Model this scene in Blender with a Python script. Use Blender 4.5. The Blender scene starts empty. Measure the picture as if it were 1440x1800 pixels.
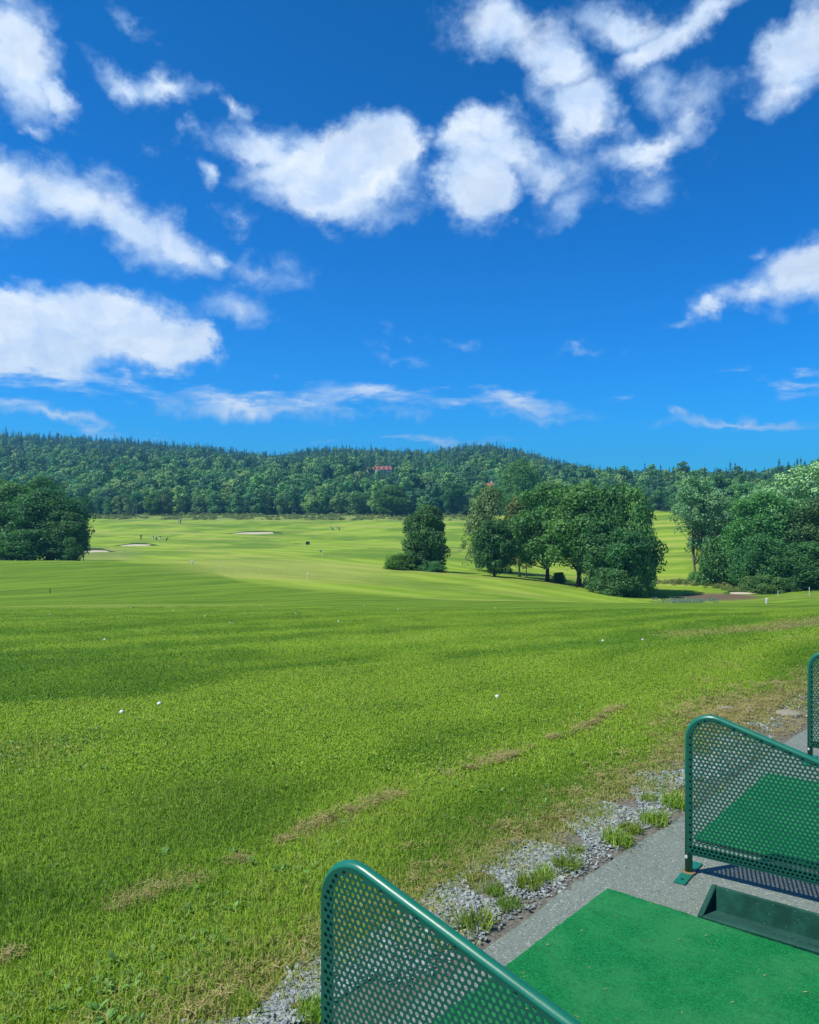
import bpy, bmesh, math, random
import numpy as np
from mathutils import Vector, Matrix

sc = bpy.context.scene
COL = sc.collection
R = math.radians
FPX = 1450.0            # focal length in photograph pixels
EYE = 1.8               # camera height over the paving

# ------------------------------------------------------------------ camera
cd = bpy.data.cameras.new('camera')
cam = bpy.data.objects.new('camera', cd)
COL.objects.link(cam)
cam.location = (0, 0, EYE)
cam.rotation_euler = (R(90), 0, 0)
cd.sensor_fit = 'HORIZONTAL'
cd.sensor_width = 36
cd.lens = 36 * FPX / 1440
cd.clip_start = 0.05
cd.clip_end = 20000
sc.camera = cam

# ------------------------------------------------------------------ light
SUN_AZ = 19.0           # light travels towards this angle (from +X)
SUN_EL = 55.0
sd = bpy.data.lights.new('sun', 'SUN')
sd.energy = 4.8
sd.angle = R(0.53)
sd.color = (1.0, 0.95, 0.86)
sun = bpy.data.objects.new('sun', sd)
COL.objects.link(sun)
ldir = Vector((math.cos(R(SUN_AZ)) * math.cos(R(SUN_EL)), math.sin(R(SUN_AZ)) * math.cos(R(SUN_EL)), -math.sin(R(SUN_EL))))
sun.rotation_euler = ldir.to_track_quat('-Z', 'Y').to_euler()
sc.view_settings.view_transform = 'Standard'
sc.view_settings.look = 'None'
sc.view_settings.exposure = 0.35
sc.view_settings.gamma = 1.0
sc.view_settings.use_curve_mapping = False
try:
    sc.cycles.use_denoising = True
    sc.cycles.max_bounces = 6
    sc.cycles.diffuse_bounces = 2
    sc.cycles.glossy_bounces = 2
    sc.cycles.transmission_bounces = 3
    sc.cycles.transparent_max_bounces = 4
    sc.cycles.volume_bounces = 0
    sc.cycles.caustics_reflective = False
    sc.cycles.caustics_refractive = False
except Exception:
    pass


# ------------------------------------------------------------------ node helper
class NT:
    def __init__(s, tree):
        s.t = tree
        s.t.nodes.clear()

    def n(s, typ, **kw):
        nd = s.t.nodes.new(typ)
        for k, v in kw.items():
            setattr(nd, k, v)
        return nd

    def put(s, sock, v):
        if isinstance(v, bpy.types.NodeSocket):
            s.t.links.new(v, sock)
        elif isinstance(v, bpy.types.Node):
            s.t.links.new(v.outputs[0], sock)
        elif v is not None:
            if hasattr(sock, 'default_value') and not isinstance(sock.default_value, (float, int)) and not hasattr(v, '__len__'):
                v = (v,) * len(sock.default_value)
            elif hasattr(v, '__len__') and len(v) == 3 and len(sock.default_value) == 4:
                v = tuple(v) + (1,)
            sock.default_value = v

    def m(s, op, a, b=None, c=None, clamp=False):
        nd = s.n('ShaderNodeMath', operation=op, use_clamp=clamp)
        for i, v in enumerate((a, b, c)):
            if v is not None:
                s.put(nd.inputs[i], v)
        return nd.outputs[0]

    def vm(s, op, a, b=None, sc_=None):
        nd = s.n('ShaderNodeVectorMath', operation=op)
        s.put(nd.inputs[0], a)
        if b is not None:
            s.put(nd.inputs[1], b)
        if sc_ is not None:
            s.put(nd.inputs['Scale'], sc_)
        return nd.outputs['Value'] if op in ('LENGTH', 'DOT_PRODUCT', 'DISTANCE') else nd.outputs[0]

    def noise(s, vec, scale, detail=2, rough=.5, dist=0.0, dim='3D', color=False):
        nd = s.n('ShaderNodeTexNoise', noise_dimensions=dim)
        s.put(nd.inputs['Vector'] if dim != '1D' else nd.inputs['W'], vec)
        s.put(nd.inputs['Scale'], scale)
        nd.inputs['Detail'].default_value = detail
        nd.inputs['Roughness'].default_value = rough
        nd.inputs['Distortion'].default_value = dist
        return nd.outputs['Color'] if color else nd.outputs[0]

    def ss(s, v, a, b, lo=0.0, hi=1.0, kind='SMOOTHSTEP'):
        nd = s.n('ShaderNodeMapRange', interpolation_type=kind)
        s.put(nd.inputs[0], v)
        nd.inputs[1].default_value = a
        nd.inputs[2].default_value = b
        nd.inputs[3].default_value = lo
        nd.inputs[4].default_value = hi
        return nd.outputs[0]

    def mix(s, f, a, b, mode='MIX'):
        nd = s.n('ShaderNodeMix', data_type='RGBA', blend_type=mode)
        s.put(nd.inputs[0], f)
        s.put(nd.inputs[6], a)
        s.put(nd.inputs[7], b)
        return nd.outputs[2]

    def bump(s, h, strength=.3, dist=.01):
        nd = s.n('ShaderNodeBump')
        nd.inputs['Strength'].default_value = strength
        nd.inputs['Distance'].default_value = dist
        s.put(nd.inputs['Height'], h)
        return nd.outputs[0]


# ------------------------------------------------------------------ sky
world = bpy.data.worlds.new('World')
sc.world = world
world.use_nodes = True
w = NT(world.node_tree)
tc = w.n('ShaderNodeTexCoord').outputs['Generated']
sky = w.n('ShaderNodeTexSky', sky_type='NISHITA')
sky.sun_disc = False
sky.sun_elevation = R(SUN_EL)
sky.sun_rotation = math.atan2(-ldir.x, -ldir.y)
sky.altitude = 100
sky.air_density = 1.0
sky.dust_density = 0.25
sky.ozone_density = 2.0
SKY_K = 0.12
cdir = w.vm('NORMALIZE', tc)
sx = w.n('ShaderNodeSeparateXYZ')
w.put(sx.inputs[0], cdir)
X, Y, Z = sx.outputs
el = w.m('ARCSINE', Z)
az = w.m('ARCTAN2', X, Y)
# deep polarised blue as the phone renders it: tint plus a little contrast
base = w.vm('MULTIPLY', sky.outputs[0], (SKY_K, SKY_K, SKY_K))
gam = w.n('ShaderNodeGamma')
w.put(gam.inputs[0], base)
gam.inputs[1].default_value = 1.35
deep = w.vm('MULTIPLY', gam.outputs[0], (0.10, 0.62, 1.05))
hor = w.ss(el, R(4.5), R(31), 1.0, 0.0, 'LINEAR')
SKYC = w.vm('MULTIPLY', deep, w.mix(hor, (0, 1.12, 1.14), (.55, 1.0, 1.18)))

# clouds: soft elongated patches given by direction, broken up by noise
def dir_of(px, py):
    return math.atan((px - 720) / FPX), math.atan2(900 - py, math.hypot(FPX, px - 720))

CL = [  # px, py, rx, ry, tilt(deg, + = down to the right), strength
    (60, 578, 190, 92, 0, 2.1), (205, 572, 150, 84, 6, 2.0), (300, 598, 100, 56, 22, 1.9), (-60, 590, 160, 88, 0, 2.0), (120, 640, 190, 26, 2, .7),
    (-20, 335, 130, 95, 10, 1.15), (110, 350, 150, 78, 12, 1.0), (215, 385, 135, 68, 24, .95), (310, 420, 115, 58, 22, .95), (370, 445, 60, 30, 15, .7),
    (470, 480, 120, 48, -5, .5), (415, 540, 85, 42, 5, .62), (420, 370, 45, 30, 20, .45), (370, 300, 38, 26, 30, .6),
    (30, 110, 110, 110, 40, 1.05), (85, 160, 80, 50, 50, .9), (30, 20, 60, 60, 60, .55), (45, 218, 60, 22, 10, .55),
    (215, 148, 70, 42, 20, .75), (285, 155, 75, 44, -5, .82), (400, 180, 52, 32, 20, .6), (335, 228, 55, 24, -15, .4), (240, 60, 60, 26, 30, .38), (270, 265, 30, 14, 0, .3),
    (600, 300, 175, 84, 6, 1.5), (665, 268, 96, 76, 0, 1.6), (560, 340, 120, 46, 8, 1.2), (470, 260, 120, 48, 12, .85), (590, 355, 175, 50, 4, .8), (500, 300, 110, 50, 0, .8),
    (835, 222, 88, 66, -10, 1.5), (862, 262, 96, 62, 10, 1.4), (835, 330, 88, 88, 0, 1.5), (880, 235, 60, 60, 0, 1.1), (910, 270, 80, 85, 0, .8), (960, 300, 95, 70, 20, .7), (1020, 290, 70, 60, 0, .5),
    (890, 60, 150, 62, 10, .85), (975, 110, 110, 80, 30, .95), (1030, 190, 85, 90, 30, 1.05), (1045, 220, 70, 50, 0, .8), (1010, 350, 80, 50, -30, .55),
    (1110, 40, 150, 55, 10, .8), (1160, 75, 140, 50, -15, .95), (1240, 30, 110, 45, -20, .75), (1160, 150, 60, 70, 30, .5), (1215, 190, 95, 75, -40, .7), (1130, 255, 95, 48, -10, .9), (1120, 320, 60, 55, -40, .5),
    (1420, 80, 120, 90, -40, 1.05), (1400, 150, 100, 60, -10, .75), (1500, 60, 140, 120, 0, 1.0), (1300, 140, 80, 40, -10, .3),
    (1430, 480, 145, 75, -18, 1.1), (1330, 525, 115, 45, -5, .85), (1250, 552, 48, 30, 0, .85), (1195, 572, 55, 18, 0, .45), (1330, 445, 30, 18, 0, .4), (1520, 470, 120, 90, 0, 1.0),
    (430, 712, 190, 28, 4, .8), (540, 700, 120, 24, 4, .6), (640, 695, 150, 30, 4, .7), (470, 684, 60, 14, -8, .55), (905, 700, 130, 26, 5, .72), (800, 700, 90, 22, -5, .5), (960, 722, 160, 12, 5, .4),
    (760, 772, 170, 14, 0, .5), (100, 738, 200, 15, 6, .6), (20, 712, 90, 22, 6, .6), (235, 668, 70, 20, 0, .5), (150, 675, 90, 14, 4, .35), (270, 690, 60, 14, 4, .4),
    (1300, 752, 190, 15, 5, .62), (1305, 742, 35, 20, 40, .5), (1185, 735, 30, 14, 30, .5), (1400, 690, 90, 18, 10, .5), (1420, 665, 40, 16, -20, .5),
    (1020, 608, 60, 12, 0, .42), (808, 608, 38, 14, 0, .38), (705, 598, 50, 18, 10, .4), (720, 632, 90, 14, 15, .35), (1080, 700, 60, 10, 0, .25), (1290, 655, 70, 12, 0, .3), (600, 770, 80, 10, 0, .3),
]
ae = w.n('ShaderNodeCombineXYZ')
w.put(ae.inputs[0], az)
w.put(ae.inputs[1], el)
AE = ae.outputs[0]
low = w.ss(el, R(5), R(10), 1.0, 0.0)
ael = w.n('ShaderNodeCombineXYZ')
w.put(ael.inputs[0], az)
w.put(ael.inputs[1], w.m('MULTIPLY', el, w.m('ADD', 1.25, w.m('MULTIPLY', low, 2.4))))
AEL = ael.outputs[0]
wn = w.noise(AEL, 8.0, 5, .66, color=True)
warp = w.vm('SCALE', w.vm('SUBTRACT', wn, (.5, .5, .5)), sc_=0.115)
AEW = w.vm('ADD', AE, w.vm('MULTIPLY', warp, (1, .75, 0)))
sw_ = w.n('ShaderNodeSeparateXYZ')
w.put(sw_.inputs[0], AEW)
field = None
for (px, py, rx, ry, tilt, st) in CL:
    a0, e0 = dir_of(px, py)
    kx = 1.0 / (FPX * (1 + ((px - 720) / FPX) ** 2))
    hy = math.hypot(FPX, px - 720)
    ky = 1.0 / (hy * (1 + ((900 - py) / hy) ** 2))
    mp = w.n('ShaderNodeMapping', vector_type='TEXTURE')
    # z carries the running field (scaled away below) so the patches evaluate one after the other
    cv_ = w.n('ShaderNodeCombineXYZ')
    w.put(cv_.inputs[0], sw_.outputs[0])
    w.put(cv_.inputs[1], sw_.outputs[1])
    if field is not None:
        w.put(cv_.inputs[2], field)
    w.put(mp.inputs['Vector'], cv_.outputs[0])
    mp.inputs['Location'].default_value = (a0, e0, 0)
    mp.inputs['Rotation'].default_value = (0, 0, R(-tilt))
    mp.inputs['Scale'].default_value = (rx * kx * 1.12, ry * ky * 1.12, 1e6)
    v = w.m('MULTIPLY_ADD', w.vm('LENGTH', mp.outputs[0]), -st, st)
    field = v if field is None else w.m('SMOOTH_MAX', field, v, 0.12)
# elsewhere round the sky: scattered fair-weather cumulus of the same kind
away = w.m('MAXIMUM', w.ss(w.m('ABSOLUTE', az), R(30), R(38)), w.ss(el, R(34), R(42)))
gen = w.ss(w.noise(cdir, 2.6, 3, .55), .50, .72, -.3, 1.0, 'LINEAR')
gen = w.m('MULTIPLY', gen, w.ss(el, R(1), R(10)))
field = w.m('MAXIMUM', field, w.m('ADD', w.m('MULTIPLY', gen, away), w.m('MULTIPLY', w.m('SUBTRACT', away, 1), .6)))
det = w.noise(AEL, 22.0, 7, .60, .25)
alpha = w.ss(w.m('ADD', field, w.m('MULTIPLY', w.m('SUBTRACT', det, .5), w.ss(field, -.3, .8, 1.35, .75))), .09, .74)
# billow shading from a coarser noise compared with itself a step towards the sun
SH = w.vm('ADD', AEW, (-.012, .014, 0))
n1 = w.noise(w.vm('MULTIPLY', AEW, (1, 1.3, 1)), 15, 5, .55)
n2 = w.noise(w.vm('MULTIPLY', SH, (1, 1.3, 1)), 15, 5, .55)
lit = w.m('ADD', .5, w.m('MULTIPLY', w.m('SUBTRACT', n1, n2), 2.6), clamp=True)
core = w.ss(field, .25, .9)
body = w.mix(core, (.26, .46, .76), (.56, .68, .84))
bright = w.mix(lit, (.40, .54, .78), (.80, .84, .88))
ccol = w.mix(w.m('MULTIPLY_ADD', core, .45, .30), body, bright)
under = w.ss(w.noise(w.vm('MULTIPLY', AEW, (1, 2.1, 1)), 7.5, 5, .55), .48, .66, 0, .42)
ccol = w.mix(w.m('MULTIPLY', under, core), ccol, (.40, .50, .66))
alpha = w.m('MULTIPLY', alpha, w.ss(core, 0, 1, .80, .98))
FINAL = w.mix(alpha, SKYC, ccol)
bg = w.n('ShaderNodeBackground')
w.put(bg.inputs[0], FINAL)
bg.inputs[1].default_value = 1.0
try:
    world.cycles.sampling_method = 'MANUAL'
    world.cycles.sample_map_resolution = 256
except Exception:
    pass
wo = w.n('ShaderNodeOutputWorld')
w.put(wo.inputs[0], bg.outputs[0])


# ------------------------------------------------------------------ terrain heights
D = [0, 3, 6, 10, 20, 31, 50, 65, 80, 100, 120, 135, 150, 170, 200, 235, 275, 330, 400, 450, 600, 900, 1200, 1600, 2600]
def prof(mid, yg, z400, z450=None, z600=None):
    zr = (900 - yg) / FPX * 1200 + EYE
    z450 = z400 + 1.5 if z450 is None else z450
    z600 = z400 + .24 * zr if z600 is None else z600
    return [0, 0, 0] + mid + [z400, z450, z600, .64 * zr, zr, .86 * zr, .5 * zr]
#               10    20    31    50    65    80    100   120   135   150   170   200   235   275   330
PR = [
    (-900, prof([-.15, -.9, -1.9, -3.8, -5.2, -5.7, -5.3, -5.2, -6.2, -7.5, -8.2, -8.1, -7.6, -6.6, -2.8], 760, 0)),
    (-300, prof([-.15, -.9, -1.9, -3.8, -5.2, -5.7, -5.3, -5.2, -6.2, -7.5, -8.2, -8.1, -7.6, -6.6, -2.8], 760, 0)),
    (0,    prof([-.15, -.9, -1.9, -3.8, -5.2, -5.7, -5.4, -5.2, -6.2, -7.5, -8.3, -8.2, -7.8, -7.0, -2.8], 776, 0)),
    (200,  prof([-.15, -.9, -1.9, -3.7, -5.1, -5.7, -5.6, -5.4, -6.2, -7.2, -8.1, -8.1, -7.8, -6.8, -2.8], 787, 0)),
    (350,  prof([-.15, -.9, -1.9, -3.7, -5.0, -5.6, -5.9, -5.7, -6.3, -7.0, -7.6, -7.9, -7.7, -6.6, -2.8], 799, 0)),
    (480,  prof([-.15, -.9, -1.9, -3.7, -4.9, -5.6, -6.2, -6.5, -6.8, -7.2, -7.6, -8.0, -7.8, -6.3, -2.9], 816, -.1)),
    (580,  prof([-.15, -.9, -1.9, -3.7, -4.9, -5.7, -6.5, -7.0, -7.3, -7.7, -8.1, -8.3, -7.9, -6.2, -3.1], 801, -.1)),
    (750,  prof([-.15, -.9, -1.9, -3.8, -5.1, -6.2, -7.3, -7.9, -8.0, -8.6, -9.0, -8.8, -8.2, -6.4, -3.4], 810, -.2)),
    (830,  prof([-.15, -.9, -1.9, -3.8, -5.15, -6.4, -7.6, -8.3, -8.4, -9.2, -9.6, -9.1, -8.3, -6.6, -3.4], 795, -.2)),
    (900,  prof([-.15, -.9, -1.9, -3.85, -5.2, -6.6, -7.9, -8.6, -8.9, -9.8, -10.3, -9.5, -8.5, -6.8, -3.4], 802, 0)),
    (1000, prof([-.15, -.9, -1.9, -3.9, -5.3, -7.0, -8.6, -9.5, -10.2, -11, -11, -10, -8.5, -6.5, -3.0], 834, .5)),
    (1100, prof([-.15, -.9, -1.9, -3.9, -5.3, -7.2, -9.2, -10.6, -11.0, -11, -10.8, -9.3, -7, -4, -1.5], 848, 2)),
    (1160, prof([-.15, -.9, -1.9, -3.9, -5.35, -7.3, -9.7, -10.9, -11.05, -11, -10.5, -8.6, -5.8, -2.8, 1.0], 852, 4, 5, 12)),
    (1220, prof([-.15, -.9, -1.9, -3.9, -5.4, -7.4, -9.8, -11, -11.05, -10.8, -10, -8, -5, -2, 1.5], 852, 5, 7, 15)),
    (1340, prof([-.15, -.9, -1.9, -3.9, -5.3, -7.2, -9.3, -10.7, -10.9, -10.3, -9.3, -7.2, -5, -2, 1.5], 852, 5, 7, 15)),
    (1440, prof([-.15, -.9, -1.9, -3.9, -5.3, -7.0, -8.8, -10.0, -10.4, -10, -9, -7, -5, -2, 1.5], 850, 5, 7, 15)),
    (1800, prof([-.15, -.9, -1.9, -3.9, -5.2, -6.6, -8.2, -9.3, -9.8, -9.5, -8.5, -6.5, -4.5, -2, 1.5], 845, 5, 7, 15)),
    (2400, prof([-.15, -.9, -1.9, -3.9, -5.2, -6.6, -8.2, -9.3, -9.8, -9.5, -8.5, -6.5, -4.5, -2, 1.5], 845, 5, 7, 15)),
]
LG = np.linspace(math.log(2), math.log(2602), 420)          # log(depth+2)
CG = np.linspace(-900, 2400, 331)
raw = np.array([np.interp(np.exp(LG) - 2, D, p) for _, p in PR])
TAB = np.array([np.interp(CG, [c for c, _ in PR], raw[:, j]) for j in range(len(LG))])   # [logd, col]
def smooth(a, k, axis):
    ker = np.exp(-np.linspace(-2, 2, 2 * k + 1) ** 2)
    ker /= ker.sum()
    pad = [(0, 0), (0, 0)]
    pad[axis] = (k, k)
    b = np.pad(a, pad, 'edge')
    return np.apply_along_axis(lambda v: np.convolve(v, ker, 'valid'), axis, b)
TAB = smooth(smooth(TAB, 3, 0), 4, 1)
# bay line: edge of the paving, direction U (along the bays) and V (across, away from the range)
P0 = np.array([.384, 3.48])
ANG = 49.0
U = np.array([math.cos(R(ANG)), math.sin(R(ANG))])
NRM = np.array([-U[1], U[0]])           # towards the range
V = -NRM
def sdist(x, y):
    return (np.asarray(x) - P0[0]) * NRM[0] + (np.asarray(y) - P0[1]) * NRM[1]
rs = np.random.RandomState(5)
WV = [(rs.uniform(0, 6.28), rs.uniform(0, 6.28), rs.uniform(.7, 1.3), rs.uniform(0, 6.28)) for _ in range(10)]
def ripple(x, y, lam):
    o = 0
    for a, p, f, _ in WV:
        o = o + np.sin((x * math.cos(a) + y * math.sin(a)) * 6.283 * f / lam + p)
    return o / 10
def column(x, y):
    th = np.arctan2(x, np.maximum(y, -1e9))
    th = np.clip(th, R(-46), R(48))
    return 720 + FPX * np.tan(th), np.hypot(x, y) * np.cos(th)
def H(x, y):
    x = np.asarray(x, float)
    y = np.asarray(y, float)
    c, d = column(x, y)
    fi = np.clip((c - CG[0]) / (CG[1] - CG[0]), 0, len(CG) - 1.001)
    fj = np.clip((np.log(d + 2) - LG[0]) / (LG[1] - LG[0]), 0, len(LG) - 1.001)
    i = fi.astype(int)
    j = fj.astype(int)
    u = fi - i
    v = fj - j
    z = (TAB[j, i] * (1 - u) + TAB[j, i + 1] * u) * (1 - v) + (TAB[j + 1, i] * (1 - u) + TAB[j + 1, i + 1] * u) * v
    # behind the camera the land is level
    back = np.clip((y + 2) / 8.0 + np.hypot(x, y) / 4000, 0, 1)
    z = z * np.where(y < 6, back, 1)
    s = sdist(x, y)
    t = np.clip(s / 5.0, 0, 1)
    z = np.where(d < 45, z * (t * t * (3 - 2 * t)), z)
    z = z + ripple(x, y, 14) * np.clip((d - 12) / 60, 0, .12) + ripple(y, x, 90) * np.clip((d - 480) / 300, 0, 5.0)
    z = z + ripple(x, y, 2.3) * .012 * np.clip(s / 2, 0, 1)
    z = np.where(s < 0, z - .02, z)
    return z
def h1(x, y):
    return float(H(np.array([x]), np.array([y]))[0])
def at(px, d):
    """ground point seen in column px at depth d"""
    x = (px - 720) / FPX * d
    return Vector((x, d, h1(x, d)))
def ypx(z, d):
    return 900 + FPX * (EYE - z) / d


def seen(px, py, d0=4, d1=90):
    for d in np.linspace(d0, d1, 2000):
        x = (px - 720) / FPX * d
        if ypx(h1(x, d), d) <= py:
            break
    return (px - 720) / FPX * d, d
WORN = seen(1385, 1100)


# ------------------------------------------------------------------ object helpers
def tag(o, label=None, cat=None, group=None, kind=None):
    if label: o['label'] = label
    if cat: o['category'] = cat
    if group: o['group'] = group
    if kind: o['kind'] = kind
    return o
def link(name, data, parent=None):
    o = bpy.data.objects.new(name, data)
    COL.objects.link(o)
    if parent is not None:
        o.parent = parent
    return o
def empty(name, loc=(0, 0, 0), rz=0, **k):
    o = link(name, None)
    o.empty_display_size = .1
    o.location = loc
    o.rotation_euler = (0, 0, rz)
    return tag(o, **k)
def mesh_np(name, verts, faces, mats, smooth_=False, midx=None):
    """faces: array (n,k) of equal sized polygons"""
    verts = np.asarray(verts, np.float32)
    faces = np.asarray(faces, np.int32)
    me = bpy.data.meshes.new(name)
    me.vertices.add(len(verts))
    me.vertices.foreach_set('co', verts.ravel())
    k = faces.shape[1]
    me.loops.add(faces.size)
    me.loops.foreach_set('vertex_index', faces.ravel())
    me.polygons.add(len(faces))
    me.polygons.foreach_set('loop_start', np.arange(0, faces.size, k, dtype=np.int32))
    try:
        me.polygons.foreach_set('loop_total', np.full(len(faces), k, np.int32))
    except Exception:
        pass
    if smooth_:
        me.polygons.foreach_set('use_smooth', np.ones(len(faces), bool))
    for m in (mats if isinstance(mats, (list, tuple)) else [mats]):
        me.materials.append(m)
    if midx is not None:
        me.polygons.foreach_set('material_index', np.asarray(midx, np.int32))
    me.update(calc_edges=True)
    return me
def mesh_bm(name, bm, mat, smooth_=False):
    me = bpy.data.meshes.new(name)
    bmesh.ops.recalc_face_normals(bm, faces=bm.faces)
    bm.to_mesh(me)
    bm.free()
    me.materials.append(mat)
    if smooth_:
        me.polygons.foreach_set('use_smooth', np.ones(len(me.polygons), bool))
    return me
def copy_tree(o, parent=None):
    c = o.copy()
    COL.objects.link(c)
    c.parent = parent
    for ch in list(o.children):
        copy_tree(ch, c)
    return c
def tube(bm, pts, rad, seg=10, closed_ends=True):
    pts = [Vector(p) for p in pts]
    rad = rad if hasattr(rad, '__len__') else [rad] * len(pts)
    rings = []
    prev = None
    for i, p in enumerate(pts):
        t = (pts[min(i + 1, len(pts) - 1)] - pts[max(i - 1, 0)]).normalized()
        if prev is None:
            a = Vector((0, 0, 1)) if abs(t.z) < .9 else Vector((1, 0, 0))
            n = t.cross(a).normalized()
        else:
            n = (prev - t * prev.dot(t)).normalized()
        prev = n
        b = t.cross(n)
        rings.append([bm.verts.new(p + (n * math.cos(2 * math.pi * k / seg) + b * math.sin(2 * math.pi * k / seg)) * rad[i]) for k in range(seg)])
    for a, b in zip(rings, rings[1:]):
        for k in range(seg):
            bm.faces.new((a[k], a[(k + 1) % seg], b[(k + 1) % seg], b[k]))
    if closed_ends:
        bm.faces.new(rings[0][::-1])
        bm.faces.new(rings[-1])
def box(bm, x0, x1, y0, y1, z0, z1, bev=0.0):
    r = bmesh.ops.create_cube(bm, size=1)
    for v in r['verts']:
        v.co = Vector(((x0 + x1) / 2 + v.co.x * (x1 - x0), (y0 + y1) / 2 + v.co.y * (y1 - y0), (z0 + z1) / 2 + v.co.z * (z1 - z0)))
    if bev:
        es = set()
        for v in r['verts']:
            es.update(v.link_edges)
        bmesh.ops.bevel(bm, geom=list(es), offset=bev, segments=2, affect='EDGES', profile=.6)


# ------------------------------------------------------------------ materials
def material(name):
    m = bpy.data.materials.new(name)
    m.use_nodes = True
    return m, NT(m.node_tree)
def finish(t, shader):
    o = t.n('ShaderNodeOutputMaterial')
    t.put(o.inputs[0], shader)
def principled(t, col, rough=.6, normal=None, spec=.5, metal=0.0):
    b = t.n('ShaderNodeBsdfPrincipled')
    t.put(b.inputs['Base Color'], col)
    t.put(b.inputs['Roughness'], rough)
    b.inputs['Specular IOR Level'].default_value = spec
    b.inputs['Metallic'].default_value = metal
    if normal is not None:
        t.put(b.inputs['Normal'], normal)
    return b.outputs[0]
def plain(name, col, rough=.6, var=.15, scale=30, spec=.4, bump=.0):
    m, t = material(name)
    tcx = t.n('ShaderNodeTexCoord').outputs['Object']
    nz = t.noise(tcx, scale, 4, .6)
    c = t.mix(nz, tuple(v * (1 - var) for v in col), tuple(min(1, v * (1 + var)) for v in col))
    finish(t, principled(t, c, rough, t.bump(nz, bump, .01) if bump else None, spec))
    return m
def foliage(name, dark, light, trans=.28, hue=.02, rough=.55):
    """leaf material: tone differs by leaf and by tree"""
    m, t = material(name)
    g = t.n('ShaderNodeNewGeometry')
    oi = t.n('ShaderNodeObjectInfo')
    c = t.mix(g.outputs['Random Per Island'], dark, light)
    hs = t.n('ShaderNodeHueSaturation')
    t.put(hs.inputs['Color'], c)
    t.put(hs.inputs['Hue'], t.ss(oi.outputs['Random'], 0, 1, .5 - hue, .5 + hue * .7, 'LINEAR'))
    t.put(hs.inputs['Value'], t.ss(t.m('FRACT', t.m('MULTIPLY', oi.outputs['Random'], 17.3)), 0, 1, .78, 1.22, 'LINEAR'))
    b = principled(t, hs.outputs[0], rough, None, .25)
    tr = t.n('ShaderNodeBsdfTranslucent')
    t.put(tr.inputs[0], t.mix(.5, hs.outputs[0], (.25, .5, .05), 'MULTIPLY'))
    t.put(tr.inputs[0], t.mix(1.0, hs.outputs[0], (1.5, 1.9, .7), 'MULTIPLY'))
    mx = t.n('ShaderNodeMixShader')
    mx.inputs[0].default_value = trans
    t.put(mx.inputs[1], b)
    t.put(mx.inputs[2], tr.outputs[0])
    finish(t, mx.outputs[0])
    return m

M_leaf_dark = foliage('leaf_dark', (0.032, 0.116, 0.038), (0.099, 0.246, 0.065))
M_leaf_mid = foliage('leaf_mid', (0.053, 0.163, 0.046), (0.140, 0.325, 0.074))
M_leaf_bright = foliage('leaf_bright', (0.048, 0.142, 0.020), (0.108, 0.257, 0.041))
M_leaf_birch = foliage('leaf_birch', (0.093, 0.163, 0.049), (0.214, 0.284, 0.090))
M_leaf_silver = foliage('leaf_silver', (0.117, 0.280, 0.111), (0.304, 0.517, 0.229), .15)
M_leaf_yellow = foliage('leaf_yellow', (0.102, 0.132, 0.030), (0.192, 0.216, 0.060))
M_leaf_far = foliage('leaf_far', (0.049, 0.161, 0.053), (0.136, 0.309, 0.085), .22, .03)
M_leaf_far_dark = foliage('leaf_far_dark', (0.034, 0.121, 0.058), (0.090, 0.224, 0.086), .2, .02)
M_leaf_far_light = foliage('leaf_far_light', (0.110, 0.252, 0.067), (0.245, 0.408, 0.115), .22, .03)
M_spruce = foliage('spruce_needles', (0.028, 0.090, 0.048), (0.072, 0.174, 0.078), .08, .02)
M_bark = plain('bark', (.055, .045, .035), .9, .4, 6, .1)
M_bark_birch = plain('birch_bark', (.30, .28, .24), .8, .5, 3, .2)
M_bark_ash = plain('pale_bark', (.16, .15, .12), .9, .4, 3, .1)

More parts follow.
